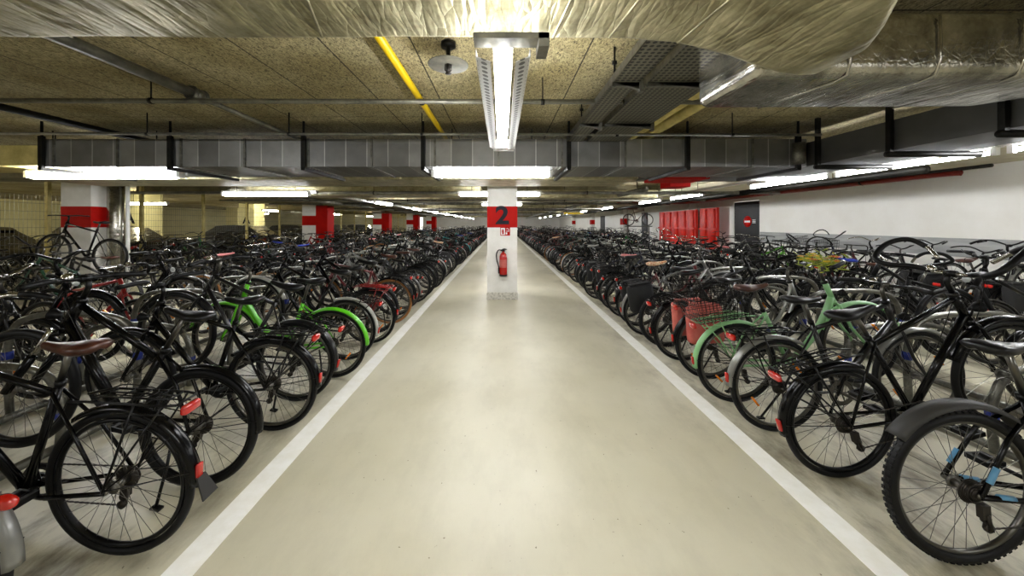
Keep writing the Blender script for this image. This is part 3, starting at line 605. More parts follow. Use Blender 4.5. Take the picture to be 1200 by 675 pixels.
# ---------------------------------------------------------------- mesh fence and cars
FX = -11.5
t = empty('mesh_fence', (FX, 0, 0)); tag(t, 'tall welded wire mesh fence between bikes and car park', 'fence')
ys = [1.9+2.25*i for i in range(19)]
b = MB()
for k in range(31):
    y = k*2.25/30.; b.tube([(0, y, .05), (0, y, 2.25)], .0035, 4)
for k in range(12): z = .05+k*.2; b.tube([(.006, 0, z), (.006, 2.25, z)], .004, 4)
pm = b.mesh('mesh_panel', ['galv'])
for i, y in enumerate(ys):
    b = MB(); b.box(-.04, .04, y-.04, y+.04, 0, CEIL-.003); b.obj('post', ['pipe_cream'], t)
    if i < len(ys)-1: o = bpy.data.objects.new('mesh_panel', pm); C.objects.link(o); o.parent = t; o.location = (0, y, 0)
def make_car(mk):
    t = empty('parked_car'); L = 4.4
    st = [(-2.2, .62, .35, .78, .70), (-2.12, .82, .25, .95, .80), (-1.6, .88, .22, 1.0, .84), (-.9, .9, .2, 1.0, .86), (.5, .9, .2, .98, .86), (1.2, .9, .2, .92, .85), (1.9, .86, .22, .82, .8), (2.15, .7, .3, .7, .66)]
    b = MB(); n = 10; vs = []; fs = []
    for x, w_, zb, zt, wt in st:
        pr = [(-w_*.9, zb), (-w_, zb+.15), (-w_, zb+.35), (-wt, zt-.05), (-wt*.85, zt), (wt*.85, zt), (wt, zt-.05), (w_, zb+.35), (w_, zb+.15), (w_*.9, zb)]
        vs += [(x, y, z) for y, z in pr]
    for j in range(len(st)-1):
        for i in range(n): fs.append((j*n+i, (j+1)*n+i, (j+1)*n+(i+1) % n, j*n+(i+1) % n))
    fs.append(tuple(range(n))); fs.append(tuple(range((len(st)-1)*n, len(st)*n))[::-1]); b.add(vs, fs); b.obj('body', [mk], t)
    st = [(-1.95, .74, .95, .62, .96), (-1.35, .78, .97, .6, 1.4), (-.6, .8, .97, .6, 1.47), (.3, .8, .97, .6, 1.43), (1.15, .78, .9, .68, .92)]
    b = MB(); vs = []; fs = []; n = 4
    for x, w_, zb, wt, zt in st: vs += [(x, -w_, zb), (x, -wt, zt), (x, wt, zt), (x, w_, zb)]
    for j in range(len(st)-1):
        for i in range(3): fs.append((j*n+i, (j+1)*n+i, (j+1)*n+i+1, j*n+i+1))
    b.add(vs, fs, 0, False); b.obj('cabin_glass', ['glass_dark'], t)
    b = MB(); b.add([(-1.35, -.6, 1.41), (-1.35, .6, 1.41), (-.6, .61, 1.482), (-.6, -.61, 1.482), (.3, .61, 1.442), (.3, -.61, 1.442), (.5, .6, 1.36), (.5, -.6, 1.36)], [(0, 1, 2, 3), (3, 2, 4, 5), (5, 4, 6, 7)], 0); b.obj('roof_panel', [mk], t)
    for sx in (-1.35, 1.35):
        for sy in (-1, 1):
            b = MB(); b.torus((sx, sy*.82, .33), .25, .08, 24, 8, 0, squash=1.3); b.lathe([(0, .04), (.08, .05), (.19, .03), (.2, -.03)] if sy > 0 else [(0, -.04), (.08, -.05), (.19, -.03), (.2, .03)], (sx, sy*.82, .33), 'y', 16, 1); b.obj('wheel', ['rubber', 'alu'], t)
    for sy in (-1, 1):
        b = MB(); b.rbox(2.0, 2.12, sy*.62-.14, sy*.62+.14, .58, .7, .03); b.obj('headlight', ['lens'], t)
        b = MB(); b.rbox(-2.2, -2.1, sy*.66-.12, sy*.66+.12, .7, .82, .03); b.obj('tail_light', ['light_red'], t)
    return t
cars = {k: make_car(k) for k in ('car_black', 'car_grey')}
used = set()
for i, (x, y, rz, mk) in enumerate(((-14.4, 9.2, .02, 'car_black'), (-14.3, 11.9, PI, 'car_black'), (-17.9, 16.2, 0, 'car_black'), (-14.3, 18.1, PI, 'car_black'), (-14.4, 24.0, 0, 'car_grey'), (-14.4, 30.0, 0, 'car_black'), (-14.4, 33.4, PI, 'car_black'))):
    src = cars[mk]
    if mk in used:
        r = src.copy(); C.objects.link(r)
        for ch in src.children: c = ch.copy(); C.objects.link(c); c.parent = r
    else: r = src; used.add(mk)
    r.location = (x, y, 0); r.rotation_euler = (0, 0, rz)
    tag(r, ['black', 'black', 'black', 'black', 'dark grey', 'black', 'black'][i]+' hatchback parked behind the mesh fence, '+['nearest car of all', 'second car along the fence', 'standing deeper in the car park', 'just past the first pillar lettered A', 'between second and third lettered pillars', 'next to last car along the fence', 'furthest car along the fence'][i], 'car', 'cars behind the fence')

# ---------------------------------------------------------------- bicycle part meshes (local: x forward, z up, origin under the rear axle)
R = .345
FA = (1.07, 0, R); BB = (.44, 0, .285); HT = (.855, 0, .93); HB = (.905, 0, .75)
def sd(l, hi, mid, lo): return (hi, mid, lo)[l]
def wheel_mb(l, fat=0, c=(0, 0, R)):
    b = MB(); rr = R-.052
    b.torus(c, rr+.004, .011, sd(l, 48, 28, 16), sd(l, 8, 5, 3), 0, squash=1.1)
    ns = sd(l, 32, 18, 8)
    for i in range(ns):
        a = 2*PI*i/ns; s_ = 1 if i % 2 else -1; off = .45*(1 if (i//2) % 2 else -1)
        p0 = (c[0]+.022*math.cos(a+off*2.2), s_*.03, c[2]+.022*math.sin(a+off*2.2)); p1 = (c[0]+rr*math.cos(a), 0, c[2]+rr*math.sin(a))
        b.tube([p0, p1], sd(l, .0014, .0018, .0025), 3, 1, cap=False)
    b.cyl((c[0], -.038, c[2]), (c[0], .038, c[2]), sd(l, .019, .02, .02), sd(l, 12, 6, 5), 1)
    if l == 0:
        for s_ in (-1, 1): b.cyl((c[0], s_*.028, c[2]), (c[0], s_*.034, c[2]), .03, 14, 1); b.cyl((c[0], s_*.05, c[2]), (c[0], s_*.066, c[2]), .01, 8, 1)
    return b
def tyre_mb(l, fat=0, c=(0, 0, R), slick=None):
    b = MB(); r = .024 if fat else .018
    b.torus(c, R-r, r, sd(l, 64, 32, 18), sd(l, 10, 6, 4), 0)
    if fat and l == 0 and not slick:
        for i in range(72):
            a = 2*PI*i/72
            for y in ((-.016, -.004), (.004, .016)):
                sh = .5*(2*PI/72) if y[0] > 0 else 0; a1 = a+sh; a2 = a1+2*PI/72*.55; q = []
                for A in (a1, a2):
                    for yy in y:
                        for r_ in (R-.006, R+.0012): q.append((c[0]+r_*math.cos(A), yy, c[2]+r_*math.sin(A)))
                b.add(q, [(0, 1, 3, 2), (4, 6, 7, 5), (1, 5, 7, 3), (0, 4, 5, 1), (2, 3, 7, 6)], 0, False)
    return b
def frame_mb(kind, l):
    b = MB(); n = sd(l, 12, 7, 4); k = 1.25 if kind == 'mtb' else 1.
    st = {'diamond': (.285, 0, .83), 'mtb': (.31, 0, .74), 'stepthrough': (.30, 0, .76), 'dutch': (.27, 0, .80), 'mixte': (.28, 0, .82), 'trekking': (.29, 0, .80)}[kind]
    b.cyl(BB, st, .0165*k, n); b.cyl(HT, HB, .021*k, n)
    if l < 2: b.cyl((BB[0], -.036, BB[2]), (BB[0], .036, BB[2]), .022, n); b.cyl((HT[0]-.003, 0, HT[2]), (HT[0]+.004, 0, HT[2]-.02), .026, n, 1)
    hb = (HB[0]-.008, 0, HB[2]+.03); ht = (HT[0]+.01, 0, HT[2]-.035)
    if kind in ('diamond', 'trekking', 'mtb'):
        z = {'diamond': .79, 'trekking': .75, 'mtb': .69}[kind]
        b.cyl((st[0]+(.8-z)*.28+.01, 0, z), ht, .0155*k, n); b.cyl(BB, hb, (.0195 if kind != 'mtb' else .027), n)
    elif kind == 'stepthrough':
        b.tube(smooth([hb, (.78, 0, .58), (.64, 0, .42), (.53, 0, .33), BB], 3 if l < 2 else 1), .026, n)
        if l < 2: b.tube(smooth([(.38, 0, .46), (.46, 0, .40), (.56, 0, .40)], 3), .014, n)
    elif kind == 'dutch':
        b.tube(smooth([hb, (.80, 0, .55), (.66, 0, .37), (.52, 0, .30), BB], 3 if l < 2 else 1), .018, n)
        b.tube(smooth([(HT[0]+.012, 0, HT[2]-.04), (.80, 0, .70), (.68, 0, .53), (.52, 0, .47), (.385, 0, .47)], 3 if l < 2 else 1), .015, n)
    elif kind == 'mixte':
        b.cyl(BB, hb, .019, n); b.cyl(ht, (.36, 0, .56), .014, n)
    for s_ in (-1, 1):
        b.tube([(BB[0]-.02, s_*.028, BB[2]), (.3, s_*.05, .295), (0, s_*.066, R)], .0095*k, max(n-3, 4))
        b.tube([(st[0]+.012, s_*.02, st[2]-.04), (.15, s_*.052, .58), (0, s_*.066, R)], .0075*k, max(n-3, 4))
    b.cyl(st, (.245, 0, .955), .0132, n, 2)
    b.cyl((st[0], 0, st[2]-.015), (st[0]-.005, 0, st[2]+.012), .0195*k, n, 1)
    if l == 0:
        b.tube(smooth([(.86, .03, 1.0), (.93, .04, .93), (.86, .03, .82), (.7, .02, .6 if kind != 'mtb' else .62)], 4), .0025, 4, 1)
        b.tube(smooth([(.88, -.05, 1.03), (.99, -.05, 1.0), (.98, -.03, .85), (.93, -.02, .74)], 4), .0025, 4, 1)
    return b
def fork_mb(l, susp=0):
    b = MB(); n = sd(l, 10, 6, 4)
    b.cyl((HB[0]+.003, 0, HB[2]), (HB[0]+.012, 0, HB[2]-.035), .022, n)
    for s_ in (-1, 1):
        x0 = HB[0]+.014; z0 = HB[2]-.03
        if susp:
            b.tube([(x0, s_*.055, z0+.02), (x0+.075, s_*.058, .53)], .015, n, 1); b.tube([(x0+.06, s_*.058, .57), (FA[0], s_*.058, R)], .021, n)
        else: b.tube(smooth([(x0, s_*.02, z0), (x0+.008, s_*.045, z0-.03), (x0+.06, s_*.052, .52), (FA[0]-.015, s_*.055, R+.05), (FA[0], s_*.055, R)], 3 if l == 0 else 1), .011, n)
    if susp: b.tube([(HB[0]+.02, -.058, HB[2]-.04), (HB[0]+.02, .058, HB[2]-.04)], .02, n)
    return b
def fender_mb(l, c, a0, a1, wd=.029, gap=.022, stay=True):
    b = MB(); n = sd(l, 26, 14, 8); Rr = R+gap; vs = []; fs = []
    prof = [(-1, -.016), (-.72, .0), (0, .006), (.72, 0), (1, -.016), (.95, -.019), (.65, -.004), (0, .002), (-.65, -.004), (-.95, -.019)]; K = len(prof)
    for i in range(n+1):
        a = math.radians(a0+(a1-a0)*i/n)
        for (y, dr) in prof: vs.append((c[0]+(Rr+dr)*math.cos(a), y*wd, c[2]+(Rr+dr)*math.sin(a)))
    for i in range(n):
        for k in range(K): fs.append((i*K+k, i*K+(k+1) % K, (i+1)*K+(k+1) % K, (i+1)*K+k))
    fs.append(tuple(range(K))[::-1]); fs.append(tuple(range(n*K, n*K+K))); b.add(vs, fs)
    if stay and l < 2:
        for aa in ((a1-12,), (a1-42,)) if a1 > 90 else ((a1-15,),):
            a = math.radians(aa[0])
            for s_ in (-1, 1): b.tube([(c[0], s_*.068, c[2]+.01), (c[0]+(Rr-.012)*math.cos(a), s_*wd, c[2]+(Rr-.012)*math.sin(a))], .0028, 4, 1)
    return b
def rack_mb(l):
    b = MB(); n = sd(l, 6, 5, 4); z = .755
    for s_ in (-1, 1):
        b.tube([(.2, s_*.035, z-.02), (.1, s_*.06, z), (-.25, s_*.062, z), (-.30, s_*.05, z)], .006, n)
        b.tube([(-.12, s_*.062, z), (-.05, s_*.075, .5), (0, s_*.075, R+.01)], .0055, n)
        if l == 0: b.tube([(-.25, s_*.062, z), (-.1, s_*.073, .52), (0, s_*.075, R+.02)], .005, n); b.tube([(-.02, s_*.064, z-.045), (-.26, s_*.064, z-.04)], .004, n)
    b.tube([(-.30, -.05, z), (-.30, .05, z)], .006, n)
    for x in (.08, -.0, -.08, -.16, -.23): b.tube([(x, -.06, z), (x, .06, z)], .0045, n)
    if l == 0:
        for y in (-.02, .02): b.tube([(.08, y, z+.004), (-.23, y, z+.004)], .0045, n)
        b.tube(smooth([(.09, -.045, z+.012), (.02, -.045, z+.03), (-.14, -.03, z+.022), (-.14, .03, z+.022), (.02, .045, z+.03), (.09, .045, z+.012)], 3), .003, 4)
    return b
def saddle_mb(l, wide=0):
    b = MB(); st = [(-.135, .03, .02), (-.125, .062, .032), (-.09, .078+wide*.02, .042), (-.04, .07+wide*.015, .042), (.02, .042, .036), (.08, .024, .03), (.125, .018, .026), (.14, .008, .016)]
    n = sd(l, 12, 8, 6); vs = []; fs = []
    for x, w_, h in st:
        zc = .975+(.008 if x < -.05 else 0)+(-.006 if .0 < x < .1 else 0)
        for k in range(n):
            a = 2*PI*k/n; sa = math.sin(a); vs.append((.235+x, w_*math.cos(a), zc+(h*.55*sa if sa > 0 else h*.9*sa*(1 if abs(math.cos(a)) > .5 else .5))))
    for j in range(len(st)-1):
        for k in range(n): fs.append((j*n+k, (j+1)*n+k, (j+1)*n+(k+1) % n, j*n+(k+1) % n))
    fs.append(tuple(range(n))); fs.append(tuple(range((len(st)-1)*n, len(st)*n))[::-1]); b.add(vs, fs)
    if l == 0:
        for s_ in (-1, 1): b.tube(smooth([(.13, s_*.045, .955), (.19, s_*.022, .945), (.27, s_*.02, .945), (.35, s_*.008, .965)], 3), .0035, 5, 1)
        if wide:
            for s_ in (-1, 1):
                pts = [(.15+.014*math.cos(i*1.1), s_*.045+.014*math.sin(i*1.1), .905+i*.0022) for i in range(26)]; b.tube(pts, .0025, 4, 1)
    return b
BARS = {'flat': [(.0, 0, 0), (-.0, .06, .0), (-.012, .18, .006), (-.045, .31, .0)], 'riser': [(0, 0, 0), (0, .05, .0), (-.01, .11, .045), (-.045, .31, .05)],
        'swept': [(0, 0, 0), (.015, .06, .02), (.0, .17, .075), (-.08, .25, .08), (-.19, .275, .06)], 'drop': None, 'butterfly': None}
BARC = (.875, 0, 1.045)
def bar_pts(kind, s_):
    x, y, z = BARC
    if kind == 'drop': p = [(0, 0, 0), (0, .14, 0), (.01, .195, 0), (.07, .205, -.005), (.10, .21, -.05), (.06, .215, -.11), (-.02, .22, -.125)]
    elif kind == 'butterfly': p = [(0, 0, .0), (.0, .07, .0), (-.03, .16, .03), (-.12, .24, .06), (-.11, .30, .10), (.0, .31, .16), (.10, .27, .17), (.12, .19, .12), (.09, .12, .06)]
    else: p = BARS[kind]
    return smooth([(x+a, y+s_*c_, z+d_) for a, c_, d_ in p], 4)
def bar_mb(kind, l):
    b = MB(); n = sd(l, 9, 6, 4)
    b.tube([HT, (.838, 0, .995), (.845, 0, 1.03), BARC], [.0145, .0145, .014, .013], n, 1)
    if l == 0: b.cyl((BARC[0], -.024, BARC[2]), (BARC[0], .024, BARC[2]), .021, n, 1)
    for s_ in (-1, 1):
        p = bar_pts(kind, s_); p = p if l == 0 else p[::2 if l == 1 else 4]+[p[-1]]
        b.tube(p, .0115, n, 0)
    return b
def grip_mb(kind, s_, l=0):
    b = MB(); p = bar_pts(kind, s_); q = p[-6:] if kind not in ('butterfly', 'drop') else p[5:-4]
    b.tube(q, .0165, 10); return b
def lever_mb(kind, s_):
    b = MB(); p = bar_pts(kind, s_); i = -7 if kind not in ('butterfly', 'drop') else 9
    a = p[i]; d_ = (p[i+1]-a).normalized()
    b.ball(a+Vector((.01, 0, -.012)), .017, 8); b.tube(smooth([a+Vector((.02, 0, -.012)), a+Vector((.055, 0, -.02))+d_*.02, a+Vector((.06, 0, -.03))+d_*.07, a+Vector((.05, 0, -.035))+d_*.11], 3), [.007]*9+[.006], 6)
    return b
def crank_mb(l, big=0):
    b = MB(); c = BB; n = sd(l, 28, 12, 8); y = -.048
    b.lathe([(.062, -.002), (.088, -.002), (.092, 0), (.088, .002), (.062, .002), (.062, -.002)], (c[0], y, c[2]), 'y', n, 0)
    for k in range(5):
        a = 2*PI*k/5; b.tube([(c[0], y, c[2]), (c[0]+.066*math.cos(a), y, c[2]+.066*math.sin(a))], .006, 4, 0)
    for s_, aa in ((-1, -28), (1, 152)):
        a = math.radians(aa); e = (c[0]+.165*math.cos(a), s_*.075, c[2]+.165*math.sin(a))
        b.tube([(c[0], s_*.055, c[2]), e], [.012, .009], sd(l, 8, 5, 4), 0)
    return b
def pedal_mb(s_):
    b = MB(); a = math.radians(-28 if s_ < 0 else 152); e = (BB[0]+.165*math.cos(a), s_*.075, BB[2]+.165*math.sin(a))
    b.cyl(e, (e[0], e[1]+s_*.1, e[2]), .006, 6); y0, y1 = sorted((e[1]+s_*.02, e[1]+s_*.105))
    b.box(e[0]-.045, e[0]-.022, y0, y1, e[2]-.012, e[2]+.012); b.box(e[0]+.022, e[0]+.045, y0, y1, e[2]-.012, e[2]+.012)
    b.box(e[0]-.045, e[0]+.045, y0, y0+.01, e[2]-.011, e[2]+.011); b.box(e[0]-.045, e[0]+.045, y1-.01, y1, e[2]-.011, e[2]+.011); return b
def chain_mb(der):
    b = MB(); y = -.048; pts = []
    r1, r2 = .09, (.035 if not der else .04)
    for i in range(13): a = math.radians(95-i*190/12); pts.append((BB[0]+r1*math.cos(a), y, BB[2]+r1*math.sin(a)))
    if der: pts += [(.06, y, .19), (.035, y, .185), (.02, y, .20), (.035, y, .235), (.05, y, .26), (.03, y, .30)]
    for i in range(9): a = math.radians(270-i*180/8); pts.append((r2*math.cos(a), y, R+r2*math.sin(a)))
    # interpolate into links
    out = []
    for i in range(len(pts)):
        a_ = Vector(pts[i]); c_ = Vector(pts[(i+1) % len(pts)]); L_ = (c_-a_).length; k = max(1, int(L_/.0127))
        for j in range(k): out.append(a_.lerp(c_, j/k))
    rs = [.0045 if i % 2 else .003 for i in range(len(out))]
    b.tube(out, rs, 5, 0, closed=True)
    if der:
        b.box(.01, .045, y-.012, y+.012, .24, .30); b.tube([(.03, y-.01, .26), (.045, y-.01, .19)], .009, 6)
        for (x, z) in ((.035, .235), (.045, .195)): b.cyl((x, y-.006, z), (x, y+.006, z), .02, 14)
    return b
def cassette_mb(der):
    b = MB()
    for k in range(7 if der else 2): b.cyl((0, -.056+k*.0045, R), (0, -.0535+k*.0045, R), .028+k*.0045 if der else .035, 22)
    return b
def kick_mb():
    b = MB(); b.tube([(.10, .05, .30), (.05, .1, .17), (.0, .17, .015)], .008, 7); b.box(-.03, .02, .155, .185, .0, .012); return b
def light_mb():
    b = MB(); b.lathe([(0, -.05), (.018, -.045), (.03, -.01), (.034, 0)], (1.0, 0, .80), 'x', 16, 0); b.tube([(.93, 0, .76), (.96, 0, .80)], .006, 6, 0)
    b.lathe([(.034, 0), (.025, .008), (0, .012)], (1.0, 0, .80), 'x', 16, 1); return b
def tail_mb():
    b = MB(); b.rbox(-.335, -.305, -.045, .045, .70, .745, .012); return b
def refl_mb():
    a = math.radians(168); b = MB(); x = (R+.032)*math.cos(a); z = R+(R+.032)*math.sin(a); b.rbox(x-.006, x+.01, -.017, .017, z-.035, z+.035, .006); return b
def flight_mb():
    b = MB(); a = math.radians(143); x = (R+.045)*math.cos(a); z = R+(R+.045)*math.sin(a); b.ball((x, 0, z), .05, 14, 0, (.9, .45, .55)); return b
DEC = [((.075, s_*.0655, .47), (.035, s_*.068, .405), .0108) for s_ in (-1, 1)]+[((.15, s_*.0575, .325), (.08, s_*.061, .338), .0128) for s_ in (-1, 1)]
def decal_mb(i): b = MB(); b.tube([DEC[i][0], DEC[i][1]], DEC[i][2], 8); return b
def flap_mb():
    b = MB(); a = math.radians(176); x = (R+.03)*math.cos(a); z = R+(R+.03)*math.sin(a); b.add([(x-.004, -.022, z+.03), (x-.004, .022, z+.03), (x-.05, .04, z-.06), (x-.05, -.04, z-.06), (x+.004, -.022, z+.03), (x+.004, .022, z+.03), (x-.044, .04, z-.062), (x-.044, -.04, z-.062)], [(0, 3, 2, 1), (4, 5, 6, 7), (0, 4, 7, 3), (1, 2, 6, 5), (3, 7, 6, 2)], 0, False); return b
def spoke_refl_mb(c):
    b = MB()
    for a in (35, 215):
        a = math.radians(a); x = c[0]+.2*math.cos(a); z = c[2]+.2*math.sin(a); t_ = Vector((-math.sin(a), 0, math.cos(a)))
        b.tube([Vector((x, 0, z))-t_*.035, Vector((x, 0, z))+t_*.035], .014, 8, 0, flat=.6)
    return b
def basket_mb(x0, x1, hw, z0, z1, l=0):
    b = MB(); r = .0022 if l == 0 else .003; nx = sd(l, 13, 7, 4); ny = sd(l, 10, 6, 4)
    fx = lambda x, t: (x0+x1)/2+(x-(x0+x1)/2)*(1+.12*t); fy = lambda y, t: y*(1+.12*t)
    for i in range(nx+1):
        x = x0+(x1-x0)*i/nx
        b.tube([(fx(x, 1), fy(-hw, 1), z1), (x, -hw, z0), (x, hw, z0), (fx(x, 1), fy(hw, 1), z1)], r, 4, cap=False)
    for i in range(ny+1):
        y = -hw+2*hw*i/ny
        b.tube([(fx(x0, 1), fy(y, 1), z1), (x0, y, z0), (x1, y, z0), (fx(x1, 1), fy(y, 1), z1)], r, 4, cap=False)
    nz = sd(l, 5, 3, 2)
    for k in range(nz+1):
        t_ = k/nz; z = z0+(z1-z0)*t_; rr = r*(2 if k == nz else 1)
        q = [(fx(x0, t_), fy(-hw, t_), z), (fx(x1, t_), fy(-hw, t_), z), (fx(x1, t_), fy(hw, t_), z), (fx(x0, t_), fy(hw, t_), z)]; q.append(q[0])
        b.tube(q, rr, 4, cap=False)
    return b
def pannier_mb():
    b = MB()
    for s_ in (-1, 1):
        y0, y1 = sorted((s_*.075, s_*.20)); b.rbox(-.28, .06, y0, y1, .40, .76, .045, 0, 4)
        b.box(-.24, .02, y0+.02, y1-.02, .757, .775, 0); 
    b.box(-.2, -.02, -.08, .08, .765, .775)
    return b
def bell_mb(): b = MB(); b.lathe([(0, .028), (.012, .026), (.022, .015), (.025, 0)], (BARC[0]-.005, .09, BARC[2]+.014), 'z', 14); return b
def box_lock_mb(): b = MB(); b.torus((.28, .03, .5), .06, .008, 20, 6); return b
CACHE = {}
def part_mesh(key, fn, mats):
    if key not in CACHE: CACHE[key] = fn().mesh(key[0], mats)
    return CACHE[key]
def put(name, key, fn, mats, parent, over=None, label=None):
    """a part object on shared mesh data; 'over' gives this bike's own material for a slot"""
    o = bpy.data.objects.new(name, part_mesh((name,)+key, fn, mats)); C.objects.link(o); o.parent = parent
    for i, mk in (over or {}).items(): o.material_slots[i].link = 'OBJECT'; o.material_slots[i].material = M[mk]
    if label: o['label'] = label
    return o
FC = (1.07, 0, R)
def build_bike(sp, l):
    """sp: dict of features; l: 0 full parts, 1 reduced, 2 one mesh"""
    col = 'p_'+sp['color']; kind = sp['frame']; bar = sp['bar']; mtb = kind == 'mtb'; rim = sp['rim']; tyre = sp['tyre']; fen = sp['fender']; fcol = 'p_'+sp.get('fcolor', 'black')
    smat = sp['saddle']; wide = 1 if kind in ('stepthrough', 'dutch') else 0
    if l == 2:
        key = ('bicycle', kind, bar, bool(fen), sp['rack'], sp['basket'])
        def mk():
            b = MB()
            b.merge(frame_mb(kind, 2), None, {0: 0, 1: 2, 2: 3}); b.merge(fork_mb(2), None, {0: 0, 1: 3})
            for c in ((0, 0, R), FC): b.merge(wheel_mb(2, 0, c), None, {0: 4, 1: 3}); b.merge(tyre_mb(2, 0, c), None, {0: 1})
            b.merge(bar_mb(bar, 2), None, {0: 2, 1: 3}); b.merge(saddle_mb(2), None, {0: 6, 1: 3}); b.merge(crank_mb(2), None, {0: 2})
            if fen: b.merge(fender_mb(2, (0, 0, R), 55, 178), None, {0: 5, 1: 3}); b.merge(fender_mb(2, FC, 35, 140), None, {0: 5, 1: 3})
            if sp['rack']: b.merge(rack_mb(2), None, {0: 2}); b.merge(tail_mb(), None, {0: 7})
            if sp['basket']: b.merge(basket_mb(-.3, .06, .13, .77, .95, 2), None, {0: 2})
            return b
        o = bpy.data.objects.new('bicycle', part_mesh(key, mk, ['p_black', 'rubber', 'blackmetal', 'spoke', 'alu', 'p_black', 'saddle', 'light_red'])); C.objects.link(o)
        for i, mk_ in ((0, col), (1, tyre), (4, rim), (5, fcol), (6, smat)): o.material_slots[i].link = 'OBJECT'; o.material_slots[i].material = M[mk_]
        return o
    t = empty('bicycle')
    put('frame', (kind, l), lambda: frame_mb(kind, l), ['p_black', 'blackmetal', 'alu'], t, {0: col})
    if sp.get('decal'):
        for q in range(4): put('blue_decal', (q,), lambda: decal_mb(q), ['p_light blue'], t)
    if l == 0: put('fork', (sp.get('susp', 0), l), lambda: fork_mb(l, sp.get('susp', 0)), ['p_black', 'chrome'], t, {0: col})
    for nm, c in (('rear_wheel', (0, 0, R)), ('front_wheel', FC)):
        wv = put(nm, (l,), lambda: wheel_mb(l, 0, c), ['alu', 'spoke'], t, {0: rim})
        put('tyre', (l, mtb, c[0], sp.get('slick')), lambda: tyre_mb(l, mtb, c, sp.get('slick')), ['rubber'], wv, {0: tyre})
        if l == 0 and nm == 'rear_wheel': put('cassette', (sp['der'],), lambda: cassette_mb(sp['der']), ['steel_dark'], wv)
        if l == 0 and sp.get('srefl'): put('spoke_reflector', (c[0],), lambda: spoke_refl_mb(c), ['light_orange'], wv)
    hb = put('handlebar', (bar, l), lambda: bar_mb(bar, l), ['alu', 'alu'], t, {0: 'blackmetal' if sp.get('blackbar', 1) else 'chrome', 1: 'blackmetal' if sp['color'] in ('black', 'matt black') else 'alu'})
    if l == 0:
        for s_ in (-1, 1):
            put('grip', (bar, s_), lambda: grip_mb(bar, s_), ['blk'], hb, {0: sp.get('grip', 'blk')}); put('brake_lever', (bar, s_), lambda: lever_mb(bar, s_), ['blackmetal'], hb)
        if sp.get('bell'): put('bell', (), bell_mb, ['chrome'], hb)
    put('saddle', (l, wide), lambda: saddle_mb(l, wide), ['saddle', 'steel_dark'], t, {0: smat})
    if l == 0:
        ck = put('crankset', (0,), lambda: crank_mb(0), ['alu'], t, {0: 'blackmetal' if sp['color'] == 'black' else 'alu'})
        for s_ in (-1, 1): put('pedal', (s_,), lambda: pedal_mb(s_), ['blk'], ck)
        put('chain', (sp['der'],), lambda: chain_mb(sp['der']), ['steel_dark'], t)
        if sp.get('kick'): put('kickstand', (), kick_mb, ['blackmetal'], t)
        if sp.get('lamp'): put('headlight', (), light_mb, ['blk', 'lens'], t)
    elif l == 1: put('crankset', (1,), lambda: crank_mb(1), ['blackmetal'], t); put('fork', (0, l), lambda: fork_mb(l, 0), ['p_black', 'chrome'], t, {0: col})
    if fen == 'full':
        fr = put('rear_mudguard', (l,), lambda: fender_mb(l, (0, 0, R), 55, 178), ['p_black', 'blackmetal'], t, {0: fcol})
        if l == 0:
            if sp.get('refl', 1): put('rear_reflector', (), refl_mb, ['light_red'], fr)
            if sp.get('flight'): put('mudguard_light', (), flight_mb, ['light_red'], fr)
            if sp.get('flap'): put('mud_flap', (), flap_mb, ['rubber_grey'], fr)
            put('front_mudguard', (l,), lambda: fender_mb(l, FC, 15, 150), ['p_black', 'blackmetal'], t, {0: fcol})
    elif fen == 'clip': put('clip_mudguard', (l,), lambda: fender_mb(l, (0, 0, R), 38, 140, .042, .045, False), ['p_clip grey', 'blackmetal'], t)
    elif fen == 'short': put('rear_mudguard', ('s', l), lambda: fender_mb(l, (0, 0, R), 60, 172, .027, .018), ['p_black', 'blackmetal'], t, {0: fcol})
    if sp['rack']:
        rk = put('luggage_rack', (l,), lambda: rack_mb(l), ['blackmetal'], t, {0: sp.get('rackm', 'blackmetal')})
        if l == 0 or RND.random() < .5: put('tail_light', (), tail_mb, ['light_red'], rk)
    if sp['basket']: put('wire_basket', (l,), lambda: basket_mb(-.32, .08, .14, .77, .97, l), ['blackmetal'], t, {0: sp.get('basketm', 'blackmetal')})
    if sp.get('fbasket'): put('front_basket', (l,), lambda: basket_mb(.93, 1.22, .16, .86, 1.08, l), ['blackmetal'], t)
    if sp.get('bag'): put('pannier_bags', (), pannier_mb, ['cloth_black'], t, {0: sp['bag']})
    return t
def pose(o, x, y, rz, pitch=0., lean=0., scale=1.):
    rot = Matrix.Rotation(rz, 4, 'Z') @ Matrix.Rotation(-pitch, 4, 'Y') @ Matrix.Rotation(lean, 4, 'X')
    c = rot @ Vector((0, 0, R*scale)); o.location = (x-c.x, y-c.y, R*scale-c.z)
    o.rotation_euler = rot.to_euler('XYZ'); o.scale = (scale,)*3
    return o
